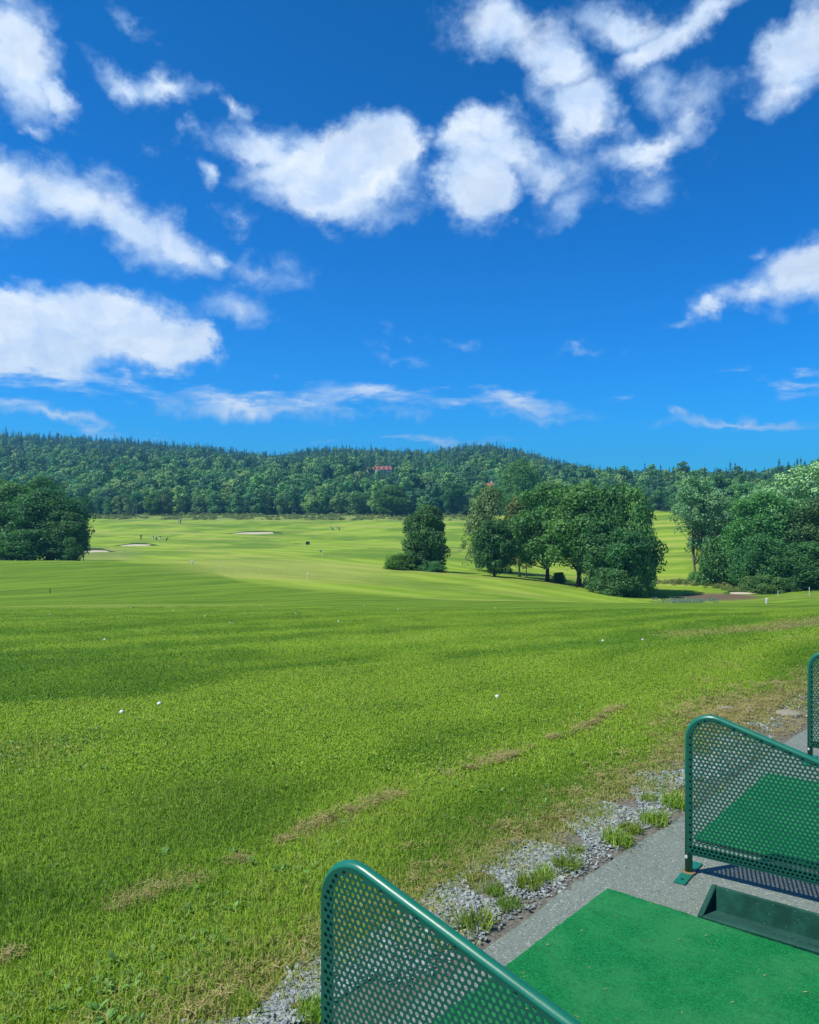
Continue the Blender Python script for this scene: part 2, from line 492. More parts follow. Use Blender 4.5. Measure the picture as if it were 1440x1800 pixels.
# ground
def ground_colour(t, P, near=True):
    sp = t.n('ShaderNodeSeparateXYZ')
    t.put(sp.inputs[0], P)
    x, y, z = sp.outputs
    s = t.m('SUBTRACT', t.vm('DOT_PRODUCT', P, (NRM[0], NRM[1], 0)), float(P0 @ NRM))
    u = t.vm('DOT_PRODUCT', P, (U[0], U[1], 0))
    return x, y, z, s, u
def build_ground_material():
    m, t = material('turf_ground')
    g = t.n('ShaderNodeNewGeometry')
    P = g.outputs['Position']
    x, y, z, s, u = ground_colour(t, P)
    at_ = lambda nm: t.n('ShaderNodeAttribute', attribute_name=nm).outputs['Fac']
    fair, rough, mud, wood, dry, stripe = (at_(k) for k in ('fair', 'rough', 'mud', 'wood', 'dry', 'stripe'))
    # range turf
    n_big = t.noise(P, .22, 4, .6)
    n_mid = t.noise(P, 1.6, 4, .65)
    n_fin = t.noise(P, 28, 3, .7)
    su = t.n('ShaderNodeCombineXYZ')
    t.put(su.inputs[0], t.m('ADD', t.m('MULTIPLY', s, 1.0), t.m('MULTIPLY', t.noise(P, .12, 2, .5), 5.0)))
    t.put(su.inputs[1], t.m('MULTIPLY', u, .06))
    band = t.noise(su.outputs[0], .75, 2, .6)
    turf = t.mix(t.ss(band, .38, .62), (.078, .162, .010), (.160, .268, .020))
    turf = t.mix(t.ss(n_mid, .3, .75, 0, .4), turf, (.120, .215, .014))
    turf = t.mix(t.ss(n_big, .5, .72, 0, .35), turf, (.170, .250, .024))
    # fairways: striped and brighter
    fairc = t.mix(t.ss(stripe, .35, .65), (.190, .310, .020), (.270, .385, .038))
    fairc = t.mix(t.ss(t.noise(P, .035, 5, .62), .42, .60, 0, .85), fairc, (.100, .195, .018))
    fst = t.n('ShaderNodeCombineXYZ')
    t.put(fst.inputs[0], t.m('ADD', t.m('MULTIPLY', x, .30), t.m('MULTIPLY', y, .10)))
    t.put(fst.inputs[1], t.m('ADD', t.m('MULTIPLY', y, 1.0), t.m('MULTIPLY', x, .42)))
    fairc = t.mix(t.ss(t.noise(fst.outputs[0], .085, 5, .65), .48, .66, 0, .85), fairc, (.330, .355, .075))
    col = t.mix(fair, turf, fairc)
    col = t.mix(t.m('MULTIPLY', dry, t.ss(n_mid, .3, .6, .4, 1)), col, (.340, .370, .085))
    rc = t.mix(t.ss(t.noise(P, .35, 4, .7), .35, .65), (.130, .200, .045), (.260, .270, .110))
    col = t.mix(rough, col, rc)
    col = t.mix(mud, col, t.mix(t.noise(P, 1.1, 5, .7), (.085, .060, .035), (.205, .150, .095)))
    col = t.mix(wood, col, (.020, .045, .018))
    # close to the paving: dry fringe, dirt, gravel bed
    wob = t.m('MULTIPLY', t.m('SUBTRACT', t.noise(P, 1.3, 4, .65), .5), .75)
    sw = t.m('ADD', s, wob)
    fringe = t.m('MULTIPLY', t.ss(sw, .50, .90, 1, 0), t.ss(s, 6, 9, 1, 1))
    col = t.mix(fringe, col, t.mix(n_fin, (.120, .120, .035), (.300, .280, .110)))
    clip = t.m('MULTIPLY', t.m('MULTIPLY', t.ss(t.m('ABSOLUTE', t.m('SUBTRACT', t.m('ADD', s, t.m('MULTIPLY', wob, .25)), 1.47)), .02, .13, 1, 0), t.ss(t.noise(P, .9, 2, .5), .50, .60)), .5)
    col = t.mix(clip, col, (.200, .150, .060))
    dirt = t.ss(sw, .38, .60, 1, 0)
    col = t.mix(dirt, col, t.mix(n_fin, (.060, .055, .042), (.220, .215, .175)))
    col = t.mix(.5, col, t.mix(t.noise(P, 60, 2, .7), (.55, .55, .55), (1.45, 1.45, 1.45)), 'MULTIPLY')
    dist = t.vm('LENGTH', P)
    hgt = t.m('ADD', t.m('MULTIPLY', n_fin, .4), t.m('MULTIPLY', t.noise(P, 6, 5, .75), t.ss(dist, 8, 60, .5, 6)))
    finish(t, principled(t, col, .95, t.bump(hgt, .55, .05), .1))
    return m
M_ground = build_ground_material()

def build_asphalt():
    m, t = material('asphalt')
    P = t.n('ShaderNodeNewGeometry').outputs['Position']
    a = t.noise(P, 1.4, 4, .6)
    vor = t.n('ShaderNodeTexVoronoi')
    vor.inputs['Scale'].default_value = 150
    t.put(vor.inputs['Vector'], P)
    st = t.n('ShaderNodeSeparateColor')
    t.put(st.inputs[0], vor.outputs['Color'])
    c = t.mix(a, (.122, .152, .122), (.190, .230, .185))
    c = t.mix(t.ss(st.outputs[0], .80, .98, 0, .5), c, (.42, .45, .41))
    c = t.mix(t.ss(st.outputs[1], .72, .95, 0, .5), c, (.065, .072, .070))
    c = t.mix(t.ss(t.noise(P, 9, 5, .7), .55, .75, 0, .4), c, (.10, .10, .095))
    finish(t, principled(t, c, .85, t.bump(vor.outputs['Distance'], .6, .004), .3))
    return m
M_asphalt = build_asphalt()

def build_mat_turf():
    m, t = material('artificial_turf')
    P = t.n('ShaderNodeTexCoord').outputs['Object']
    f = t.noise(P, 130, 4, .85)
    b = t.noise(P, 3.2, 4, .6)
    c = t.mix(t.ss(f, .3, .7), (.003, .085, .022), (.014, .300, .082))
    c = t.mix(t.ss(b, .40, .70, 0, .5), c, (.045, .260, .085))
    c = t.mix(t.ss(t.noise(P, 22, 5, .7), .5, .75, 0, .45), c, (.0, .080, .030))
    finish(t, principled(t, c, .8, t.bump(f, .9, .008), .08))
    return m
M_mat = build_mat_turf()
M_rubber = plain('rubber', (.012, .020, .016), .8, .3, 40, .3)

def build_paint():
    m, t = material('green_painted_steel')
    P = t.n('ShaderNodeTexCoord').outputs['Object']
    a = t.noise(P, 5, 4, .6)
    c = t.mix(a, (.003, .110, .064), (.008, .165, .096))
    c = t.mix(t.ss(t.noise(P, 45, 5, .75), .62, .70, 0, .8), c, (.10, .12, .09))
    g = t.n('ShaderNodeNewGeometry')
    finish(t, principled(t, c, t.ss(a, .3, .7, .28, .42, 'LINEAR'), t.bump(t.noise(P, 45, 3, .6), .12, .002), .5))
    return m
M_paint = build_paint()
def build_panel():
    m, t = material('green_perforated_sheet')
    P = t.n('ShaderNodeTexCoord').outputs['Object']
    c = t.mix(t.noise(P, 7, 4, .6), (.003, .060, .038), (.006, .092, .058))
    finish(t, principled(t, c, .55, None, .35))
    return m
M_panel = build_panel()
M_bolt = plain('zinc_bolt', (.55, .56, .56), .35, .1, 80, .6)
M_rust = plain('rusty_paint', (.19, .13, .06), .8, .5, 30, .2)
def build_tray():
    m, t = material('tray_plastic')
    P = t.n('ShaderNodeTexCoord').outputs['Object']
    sp = t.n('ShaderNodeSeparateXYZ')
    t.put(sp.inputs[0], P)
    dust = t.noise(P, 9, 5, .7)
    c = t.mix(t.ss(dust, .35, .7), (.002, .032, .020), (.008, .062, .040))
    # dust settles on surfaces that face up
    g = t.n('ShaderNodeNewGeometry')
    sn = t.n('ShaderNodeSeparateXYZ')
    t.put(sn.inputs[0], g.outputs['Normal'])
    c = t.mix(t.m('MULTIPLY', t.ss(sn.outputs[2], .88, .97), t.ss(dust, .2, .8, .45, .8)), c, (.028, .090, .068))
    spk = t.n('ShaderNodeTexVoronoi')
    spk.inputs['Scale'].default_value = 55
    t.put(spk.inputs['Vector'], P)
    c = t.mix(t.ss(spk.outputs['Distance'], .035, .06, .9, 0), c, (.6, .65, .6))
    finish(t, principled(t, c, .8, t.bump(dust, .15, .003), .12))
    return m
M_tray = build_tray()

def build_blade():
    m, t = material('grass_blades')
    g = t.n('ShaderNodeNewGeometry')
    oi = t.n('ShaderNodeObjectInfo')
    dryness = t.n('ShaderNodeAttribute', attribute_name='dry', attribute_type='INSTANCER').outputs['Fac']
    lush = t.n('ShaderNodeAttribute', attribute_name='lush', attribute_type='INSTANCER').outputs['Fac']
    r = g.outputs['Random Per Island']
    c = t.mix(r, (.160, .305, .012), (.315, .475, .040))
    c = t.mix(lush, c, t.mix(r, (.058, .160, .008), (.148, .295, .018)))
    straw = t.mix(r, (.200, .190, .040), (.430, .410, .140))
    f = t.ss(t.m('ADD', dryness, t.m('MULTIPLY', t.m('SUBTRACT', r, .5), .8)), .35, .65)
    c = t.mix(f, c, straw)
    nn = t.vm('NORMALIZE', t.vm('ADD', t.vm('SCALE', g.outputs['Normal'], sc_=.35), (0, 0, .95)))
    b = principled(t, c, .6, nn, .25)
    tr = t.n('ShaderNodeBsdfTranslucent')
    t.put(tr.inputs[0], t.mix(1.0, c, (1.3, 1.5, .8), 'MULTIPLY'))
    mx = t.n('ShaderNodeMixShader')
    mx.inputs[0].default_value = .3
    t.put(mx.inputs[1], b)
    t.put(mx.inputs[2], tr.outputs[0])
    finish(t, mx.outputs[0])
    return m
M_blade = build_blade()
M_weed = foliage('weed_leaf', (.080, .200, .030), (.180, .340, .080), .25)
M_straw = plain('straw', (.30, .255, .10), .9, .35, 90, .2)
def build_stone():
    m, t = material('slate_gravel')
    oi = t.n('ShaderNodeObjectInfo')
    P = t.n('ShaderNodeTexCoord').outputs['Object']
    c = t.mix(oi.outputs['Random'], (.120, .155, .150), (.350, .390, .360))
    c = t.mix(t.ss(t.noise(P, 3, 3, .6), .4, .7, 0, .4), c, (.22, .20, .17))
    finish(t, principled(t, c, .8, None, .3))
    return m
M_stone = build_stone()
M_rock = plain('pale_rock', (.24, .235, .17), .95, .45, 14, .1, .8)
M_sand = plain('bunker_sand', (.46, .42, .29), .95, .08, 2, .1)
M_lip = plain('bunker_lip_turf', (.05, .10, .02), .95, .3, 2, .1)
M_ball = plain('ball_white', (.70, .72, .72), .35, .03, 20, .5, .1)
M_ballyel = plain('ball_yellow', (.75, .70, .12), .35, .03, 20, .5)
M_white = plain('white_paint', (.60, .62, .56), .6, .08, 4)
M_yellow = plain('yellow_paint', (.75, .68, .30), .6, .08, 4)
M_black = plain('black_paint', (.015, .016, .018), .5, .2, 4)
M_wood = plain('weathered_wood', (.20, .17, .13), .9, .25, 2)
M_wall = plain('house_wall', (.62, .52, .50), .85, .12, .6)
M_roof = plain('clay_roof_tiles', (.32, .10, .06), .85, .3, 1.2)
M_glass = plain('window_glass', (.03, .04, .05), .1, .1, 1, .6)
M_skin = plain('skin', (.50, .30, .20), .6, .1, 5)
M_reed = foliage('reed_leaf', (.110, .170, .120), (.260, .330, .240), .2)

# ------------------------------------------------------------------ ground sheet
def build_ground():
    fr = np.arange(-34, 40.01, .22)
    rest = np.arange(44, 326, 4.0)
    ang = np.concatenate([fr, rest])
    rad = np.exp(np.linspace(math.log(.35), math.log(2580), 330))
    A, Rr = np.meshgrid(np.radians(ang), rad)
    x = Rr * np.sin(A)
    y = Rr * np.cos(A)
    z = H(x.ravel(), y.ravel()).reshape(x.shape)
    na, nr = len(ang), len(rad)
    vs = np.stack([x.ravel(), y.ravel(), z.ravel()], 1)
    vs = np.vstack([vs, [[0, 0, -.02]]])
    i = np.arange(nr - 1)[:, None] * na
    j = np.arange(na)[None, :]
    jn = (j + 1) % na
    f = np.stack([(i + j), (i + jn), (i + na + jn), (i + na + j)], -1).reshape(-1, 4)
    f = f[:, ::-1]
    me = mesh_np('ground', vs, f, M_ground, True)
    c, d = column(vs[:, 0], vs[:, 1])
    X_, Y_, Z_ = vs.T
    py = ypx(Z_, np.maximum(d, .1))
    def sstep(v, a, b):
        t = np.clip((v - a) / (b - a), 0, 1)
        return t * t * (3 - 2 * t)
    # fairways begin past the rim of the range
    rim = np.interp(c, [-900, 0, 340, 420, 560, 700, 900, 1440, 2400], [120, 120, 118, 92, 76, 70, 64, 64, 64])
    fair = sstep(d, rim - 3, rim + 3) * (1 - sstep(d, 395, 405))
    fair *= np.where(c > 1235, 1 - .45 * sstep(d, 60, 80), 1)
    rough = sstep(d, 348, 360) * (1 - sstep(d, 402, 425)) * sstep(c, 150, 260) * (1 - sstep(c, 860, 900))
    rough = rough * (.55 + .5 * ripple(X_, Y_, 40))
    rough = np.maximum(rough, sstep(d, 150, 185) * (1 - sstep(d, 210, 235)) * (1 - sstep(np.abs(c - 180), 30, 90)) * .55)
    bx, by = at(1262, 123)[:2]
    mud = 1 - sstep(np.hypot((X_ - bx) / 6.0, (Y_ - by) / 7.5), .75, 1.15)
    bx, by = WORN
    mud = np.maximum(mud, .8 * (1 - sstep(np.hypot((X_ - bx) / (by * .11), (Y_ - by) / (by * .085)) + .35 * ripple(X_, Y_, 1.6), .6, 1.1)))
    # the hillside under the trees
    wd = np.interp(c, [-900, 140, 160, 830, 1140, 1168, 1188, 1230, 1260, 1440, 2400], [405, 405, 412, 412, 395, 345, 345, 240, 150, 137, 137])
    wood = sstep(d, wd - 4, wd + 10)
    dry = sstep(d, 95, 110) * (1 - sstep(d, 150, 170)) * (1 - sstep(np.abs(c - 500), 90, 260)) * .7
    dry = np.maximum(dry, .35 * (1 - sstep(np.hypot((X_ + 14) / 10, (Y_ - 40) / 8), .4, 1)))
    s_ = sdist(X_, Y_)
    u_ = (X_ - P0[0]) * U[0] + (Y_ - P0[1]) * U[1]
    dry = np.maximum(dry, .9 * (1 - sstep(np.hypot((u_ - 4.7) / 1.3, (s_ - .7) / .8), .5, 1.2)))
    ph = X_ * math.cos(.55) + Y_ * math.sin(.55) + 2.2 * ripple(X_, Y_, 60)
    ph = np.where(c > 1120, (X_ * .35 + Y_ * .94), ph)
    ph = np.where((c < 1120) & (d > 190), ph * .6 + 1.5 * Y_ * .3, ph)
    stripe = .5 + .5 * np.sin(ph * 6.283 / np.where(c > 1120, 15, 9.0)) * (.45 + .9 * ripple(Y_, X_, 50)) * np.where(c > 1120, 1.5, 1)
    for nm, a in (('fair', fair), ('rough', rough), ('mud', mud), ('wood', wood), ('dry', dry), ('stripe', stripe)):
        at_ = me.attributes.new(nm, 'FLOAT', 'POINT')
        at_.data.foreach_set('value', np.clip(a, 0, 1).astype(np.float32))
    g = link('ground', me)
    return tag(g, kind='structure')
build_ground()

# ------------------------------------------------------------------ paving
def build_paving():
    bm = bmesh.new()
    us = np.arange(-9, 26, .06)
    rr = np.random.RandomState(2)
    e = np.convolve(rr.randn(len(us) + 16), np.hanning(9) / 4, 'same')[8:-8] * .010 + .02 * np.sin(us * 2.1)
    top, low, bk = [], [], []
    for u, k in zip(us, e):
        p = P0 + U * u + NRM * k
        q = P0 + U * u - NRM * 9
        top.append(bm.verts.new((p[0], p[1], 0)))
        low.append(bm.verts.new((p[0] + NRM[0] * .012, p[1] + NRM[1] * .012, -.035)))
        bk.append(bm.verts.new((q[0], q[1], 0)))
    for i in range(len(us) - 1):
        bm.faces.new((top[i], top[i + 1], bk[i + 1], bk[i]))
        bm.faces.new((low[i], low[i + 1], top[i + 1], top[i]))
    me = mesh_bm('pavement', bm, M_asphalt)
    if me.polygons[0].normal.z < 0:
        me.flip_normals()
    tag(link('pavement', me), kind='structure')
build_paving()

# ------------------------------------------------------------------ driving bay screens
POST = np.array([[-.241, 2.419], [1.391, 4.109], [2.90, 5.97]])
VA = -37.0
AX = np.array([math.cos(R(VA)), math.sin(R(VA))])      # along a screen, away from the range
RT = .0185
LEN = 1.32
ZA = .826
ZB = ZA - .295 * LEN
ZBOT = .118
def fillet(pts, rads, n=10):
    out = [Vector(pts[0])]
    for i in range(1, len(pts) - 1):
        p0, p, p1 = Vector(pts[i - 1]), Vector(pts[i]), Vector(pts[i + 1])
        a = (p0 - p).normalized()
        b = (p1 - p).normalized()
        half = a.angle(b) / 2
        r = rads[i - 1]
        tl = r / math.tan(half)
        c = p + (a + b).normalized() * (r / math.sin(half))
        s, e = p + a * tl - c, p + b * tl - c
        for k in range(n + 1):
            f = k / n
            q = s.lerp(e, f).normalized() * r
            # even spacing along the arc
            th = s.angle(e)
            q = (s * math.sin((1 - f) * th) + e * math.sin(f * th)) / math.sin(th)
            out.append(c + q)
    out.append(Vector(pts[-1]))
    return out
# local axes of a screen: x along it (from the front post), y across, z up
PATH = fillet([(0, 0, .008), (0, 0, ZA), (LEN, 0, ZB), (LEN, 0, .008)], [.115, .085])
def clip_poly(poly, planes):
    for (nx, nz, dd) in planes:
        out = []
        for i in range(len(poly)):
            a, b = poly[i], poly[(i + 1) % len(poly)]
            da, db = a[0] * nx + a[1] * nz - dd, b[0] * nx + b[1] * nz - dd
            if da <= 0:
                out.append(a)
            if (da < 0 < db) or (db < 0 < da):
                t = da / (da - db)
                out.append((a[0] + (b[0] - a[0]) * t, a[1] + (b[1] - a[1]) * t))
        poly = out
        if len(poly) < 3:
            return []
    return poly
def panel_mesh():
    pts = [(p.x, p.z) for p in PATH]
    outline = [(0, ZBOT)] + pts[1:-1] + [(LEN, ZBOT)]
    planes = []
    cx, cz = LEN / 2, .35
    for i in range(len(outline)):
        a, b = outline[i], outline[(i + 1) % len(outline)]
        nx, nz = (b[1] - a[1]), -(b[0] - a[0])
        l = math.hypot(nx, nz)
        if l < 1e-6:
            continue
        nx, nz = nx / l, nz / l
        if nx * cx + nz * cz - (nx * a[0] + nz * a[1]) > 0:
            nx, nz = -nx, -nz
        planes.append((nx, nz, nx * a[0] + nz * a[1] + .004))
    pitch, hr, th = .0208, .0070, .0022
    rowh = pitch * .866
    bm = bmesh.new()
    def addpoly(poly, y, flip):
        vs = [bm.verts.new((p[0], y, p[1])) for p in poly]
        bm.faces.new(vs[::-1] if flip else vs)
    for r in range(-1, int((ZA + .05) / rowh) + 2):
        for c in range(-1, int(LEN / pitch) + 3):
            hx = c * pitch + (pitch / 2 if r % 2 else 0) + .004
            hz = ZBOT + r * rowh + .006
            g = max(nx * hx + nz * hz - dd for nx, nz, dd in planes)
            if g > pitch * .6:
                continue
            R6 = pitch / math.sqrt(3)
            hexa = [(hx + R6 * math.cos(R(30 + 60 * k)), hz + R6 * math.sin(R(30 + 60 * k))) for k in range(6)]
            if g > -hr * 1.15:
                hexa = clip_poly(hexa, planes)
                if len(hexa) >= 3:
                    addpoly(hexa, -th / 2, False)
                    addpoly(hexa, th / 2, True)
                continue
            hexa = clip_poly(hexa, planes) if g > -R6 else hexa
            full = len(hexa) == 6
            circ = [(hx + hr * math.cos(R(30 + 30 * k)), hz + hr * math.sin(R(30 + 30 * k))) for k in range(12)]
            for y, fl in ((-th / 2, False), (th / 2, True)):
                cv = [bm.verts.new((p[0], y, p[1])) for p in circ]
                if full:
                    hv = [bm.verts.new((p[0], y, p[1])) for p in hexa]
                    for k in range(6):
                        a, b, c2 = cv[2 * k], cv[2 * k + 1], cv[(2 * k + 2) % 12]
                        f1 = (hv[k], hv[(k + 1) % 6], c2, b)
                        f2 = (hv[k], b, a)
                        bm.faces.new(f1[::-1] if fl else f1)
                        bm.faces.new(f2[::-1] if fl else f2)
                else:
                    hv = [bm.verts.new((p[0], y, p[1])) for p in hexa]
                    n = len(hv)
                    angs = [math.atan2(p[1] - hz, p[0] - hx) for p in hexa]
                    near = [min(range(12), key=lambda q: abs((R(30 + 30 * q) - a + math.pi) % (2 * math.pi) - math.pi)) for a in angs]
                    for k in range(n):
                        a, b = near[k], near[(k + 1) % n]
                        seq = [a]
                        while seq[-1] != b and len(seq) < 13:
                            seq.append((seq[-1] + 1) % 12)
                        fv = [hv[k], hv[(k + 1) % n]] + [cv[q] for q in seq[::-1]]
                        try:
                            bm.faces.new(fv[::-1] if fl else fv)
                        except Exception:
                            pass
                if y < 0:
                    fr = cv
            for k in range(12):
                bm.faces.new((fr[k], cv[k], cv[(k + 1) % 12], fr[(k + 1) % 12]))
    me = bpy.data.meshes.new('perforated_panel')
    bm.to_mesh(me)
    bm.free()
    me.materials.append(M_panel)
    return me
def build_screen():
    root = empty('bay_screen')
    bm = bmesh.new()
    tube(bm, PATH, RT, 16)
    link('tube_frame', mesh_bm('tube_frame', bm, M_paint, True), root)
    p = link('perforated_panel', panel_mesh(), root)
    p.location.y = -RT - .0025
    bm = bmesh.new()        # flat bar and angle under the panel
    box(bm, RT - .004, LEN - RT + .004, -RT - .001, -.002, ZBOT - .016, ZBOT - .004, .001)
    box(bm, RT - .004, LEN - RT + .004, -.0018, .003, ZBOT - .016, ZBOT + .024, .001)
    link('bottom_rail', mesh_bm('bottom_rail', bm, M_panel), root)
    for X0 in (0.0, LEN):
        bm = bmesh.new()
        box(bm, X0 - .028, X0 + .028, -.150, .140, 0.0015, .0085, .002)
        f = link('foot_plate', mesh_bm('foot_plate', bm, M_paint), root)
        bm = bmesh.new()
        tube(bm, [(X0, 0, .0087), (X0, 0, .0125)], [.034, .024], 14)
        tag(link('weld_collar', mesh_bm('weld_collar', bm, M_rust), f), label='rusty weld around the post foot')
        bm = bmesh.new()
        tube(bm, [(X0, -.105, .0087), (X0, -.105, .0125)], .009, 6)
        link('screw', mesh_bm('screw', bm, M_panel), f)
        bm = bmesh.new()
        tube(bm, [(X0 - .006, -RT + .001, .088), (X0 - .006, -RT - .006, .088)], [.0085, .0075], 6)
        link('bolt', mesh_bm('bolt', bm, M_bolt), root)
    return root
SCR = build_screen()
labels = ['green perforated tube-framed screen nearest the camera at bottom of photo',
          'green perforated tube-framed screen standing between the two green mats',
          'green perforated tube-framed screen cut by the right edge of the photo']
for k in range(3):
    o = SCR if k == 0 else copy_tree(SCR)
    o.location = (POST[k][0], POST[k][1], 0)
    o.rotation_euler = (0, 0, R([-38, -35.5, -37][k]))
    tag(o, labels[k], 'screen', 'green screens between the driving bays')

# ------------------------------------------------------------------ mats
MATW, MATL = 1.30, 1.42
def build_mat():
    root = empty('practice_mat')
    bm = bmesh.new()
    box(bm, .004, MATW - .004, -MATL + .004, -.004, .0015, .017, .002)
    link('rubber_base', mesh_bm('rubber_base', bm, M_rubber), root)
    rr = np.random.RandomState(8)
    bm = bmesh.new()
    r = bmesh.ops.create_grid(bm, x_segments=80, y_segments=88, size=.5)
    for v in bm.verts:
        x, y = (v.co.x + .5) * MATW, (v.co.y - .5) * MATL
        edge = min(x, MATW - x, -y, MATL + y)
        v.co = Vector((x + (rr.randn() * .0015 if edge < .002 else 0), y + (rr.randn() * .0015 if edge < .002 else 0), .028 + rr.randn() * .0006 + (-.004 if edge < .004 else 0)))
    ex = bmesh.ops.extrude_face_region(bm, geom=list(bm.faces))
    for e in ex['geom']:
        if isinstance(e, bmesh.types.BMVert):
            e.co.z = .0172
    me = mesh_bm('turf_top', bm, M_mat)
    link('turf_top', me, root)
    return root
MAT = build_mat()
# local +x runs along V (away from range), -y towards the camera along the bays
corn = np.array([[.935, 3.895], [2.44, 5.62]])
for k in range(2):
    o = MAT if k == 0 else copy_tree(MAT)
    o.location = (corn[k][0], corn[k][1], 0)
    o.rotation_euler = (0, 0, R(-40.0 if k == 0 else -38.5))
    tag(o, ['green artificial turf mat in the foreground beside the ball tray', 'green artificial turf mat seen through the middle perforated screen'][k], 'mat', 'green tee mats on the asphalt')

# ------------------------------------------------------------------ ball tray
def build_tray_obj():
    root = empty('ball_tray')
    L_ = 1.15
    bm = bmesh.new()
    # cross-section in local y (0 front by the mat .. .235 back), z up; open prism with thickness
    prof_ = [(0, 0.002), (0, .030), (.012, .034), (.128, .018), (.178, .098), (.188, .102), (.200, .098), (.200, .002)]
    n = len(prof_)
    def ring(x, pr):
        return [bm.verts.new((x, a, b)) for a, b in pr]
    ends = [.020, .0205, L_ - .0205, L_ - .020]
    r0 = ring(.022, prof_)
    r1 = ring(L_ - .022, prof_)
    for k in range(n - 1):
        bm.faces.new((r0[k], r0[k + 1], r1[k + 1], r1[k]))
    bm.faces.new((r0[n - 1], r0[0], r1[0], r1[n - 1]))
    link('trough', mesh_bm('trough', bm, M_tray), root)
    for sx in (0, 1):
        bm = bmesh.new()
        pr = [(0, .002), (0, .034), (.014, .038), (.184, .105), (.200, .100), (.200, .002)]
        a = [bm.verts.new((0, p, q)) for p, q in pr]
        b = [bm.verts.new((.022, p, q)) for p, q in pr]
        bm.faces.new(a)
        bm.faces.new(b[::-1])
        for k in range(len(pr)):
            bm.faces.new((a[k], b[k], b[(k + 1) % len(pr)], a[(k + 1) % len(pr)]))
        bmesh.ops.bevel(bm, geom=list(bm.edges), offset=.003, segments=2, affect='EDGES')
        e = link('end_wall', mesh_bm('end_wall', bm, M_tray), root)
        e.location.x = 0 if sx == 0 else L_ - .022
    # worn raised lettering on the floor: too worn to read, kept as low embossed strokes
    bm = bmesh.new()
    rr = random.Random(4)
    x = .30
    while x < .86:
        wd = rr.uniform(.010, .020)
        for st in range(2):
            x0 = x + st * wd * .6
            y0 = .040 + rr.uniform(0, .004)
            y1 = y0 + rr.uniform(.010, .018)
            z0 = .034 - (y0 - .012) * .132
            box(bm, x0, x0 + .0035, y0, y1, z0 - .003, z0 + .0012)
        y0 = .048 + rr.uniform(-.006, .006)
        box(bm, x, x + wd * .8, y0, y0 + .0035, .034 - (y0 - .012) * .132 - .003, .034 - (y0 - .012) * .132 + .0012)
        x += wd + rr.choice([.008, .008, .02])
    tag(link('embossed_lettering', mesh_bm('embossed_lettering', bm, M_tray), root), kind='stuff')
    return root
TR = build_tray_obj()
TR.location = (1.262, 3.615, 0)
TR.rotation_euler = (0, 0, R(-38.5))
tag(TR, 'dark green dusty plastic ball tray lying on asphalt beside the foreground mat', 'tray')

# ------------------------------------------------------------------ instancing helper (for uncountable cover only)
def scatter(name, protos, pos, rot, scl, idx, attrs=None, label=None, cat=None):
    me = bpy.data.meshes.new(name)
    n = len(pos)
    me.vertices.add(n)
    me.vertices.foreach_set('co', np.asarray(pos, np.float32).ravel())
    def add(nm, typ, arr):
        a = me.attributes.new(nm, typ, 'POINT')
        a.data.foreach_set('vector' if typ == 'FLOAT_VECTOR' else 'value', np.asarray(arr, np.float32 if typ != 'INT' else np.int32).ravel())
    add('rot', 'FLOAT_VECTOR', rot)
    add('scl', 'FLOAT_VECTOR', scl)
    add('idx', 'INT', idx)
    for k, v in (attrs or {}).items():
        add(k, 'FLOAT', v)
    o = link(name, me)
    cl = bpy.data.collections.new(name + '_sources')
    for k, p in enumerate(protos):
        q = bpy.data.objects.new('%s_piece_%02d' % (name, k), p)
        cl.objects.link(q)
    ng = bpy.data.node_groups.new(name + '_scatter', 'GeometryNodeTree')
    ng.interface.new_socket('Geometry', in_out='INPUT', socket_type='NodeSocketGeometry')
    ng.interface.new_socket('Geometry', in_out='OUTPUT', socket_type='NodeSocketGeometry')
    N = ng.nodes
    gi, go = N.new('NodeGroupInput'), N.new('NodeGroupOutput')
    ci = N.new('GeometryNodeCollectionInfo')
    ci.inputs['Collection'].default_value = cl
    ci.inputs['Separate Children'].default_value = True
    ci.inputs['Reset Children'].default_value = True
    ip = N.new('GeometryNodeInstanceOnPoints')
    ip.inputs['Pick Instance'].default_value = True
    def named(nm, typ):
        a = N.new('GeometryNodeInputNamedAttribute')
        a.data_type = typ
        a.inputs['Name'].default_value = nm
        return a.outputs['Attribute']
    L = ng.links
    L.new(gi.outputs[0], ip.inputs['Points'])
    L.new(ci.outputs[0], ip.inputs['Instance'])
    L.new(named('idx', 'INT'), ip.inputs['Instance Index'])
    er = N.new('FunctionNodeEulerToRotation')
    L.new(named('rot', 'FLOAT_VECTOR'), er.inputs[0])
    L.new(er.outputs[0], ip.inputs['Rotation'])
    L.new(named('scl', 'FLOAT_VECTOR'), ip.inputs['Scale'])
    L.new(ip.outputs[0], go.inputs[0])
    md = o.modifiers.new('scatter', 'NODES')
    md.node_group = ng
    return tag(o, label, cat, kind='stuff')

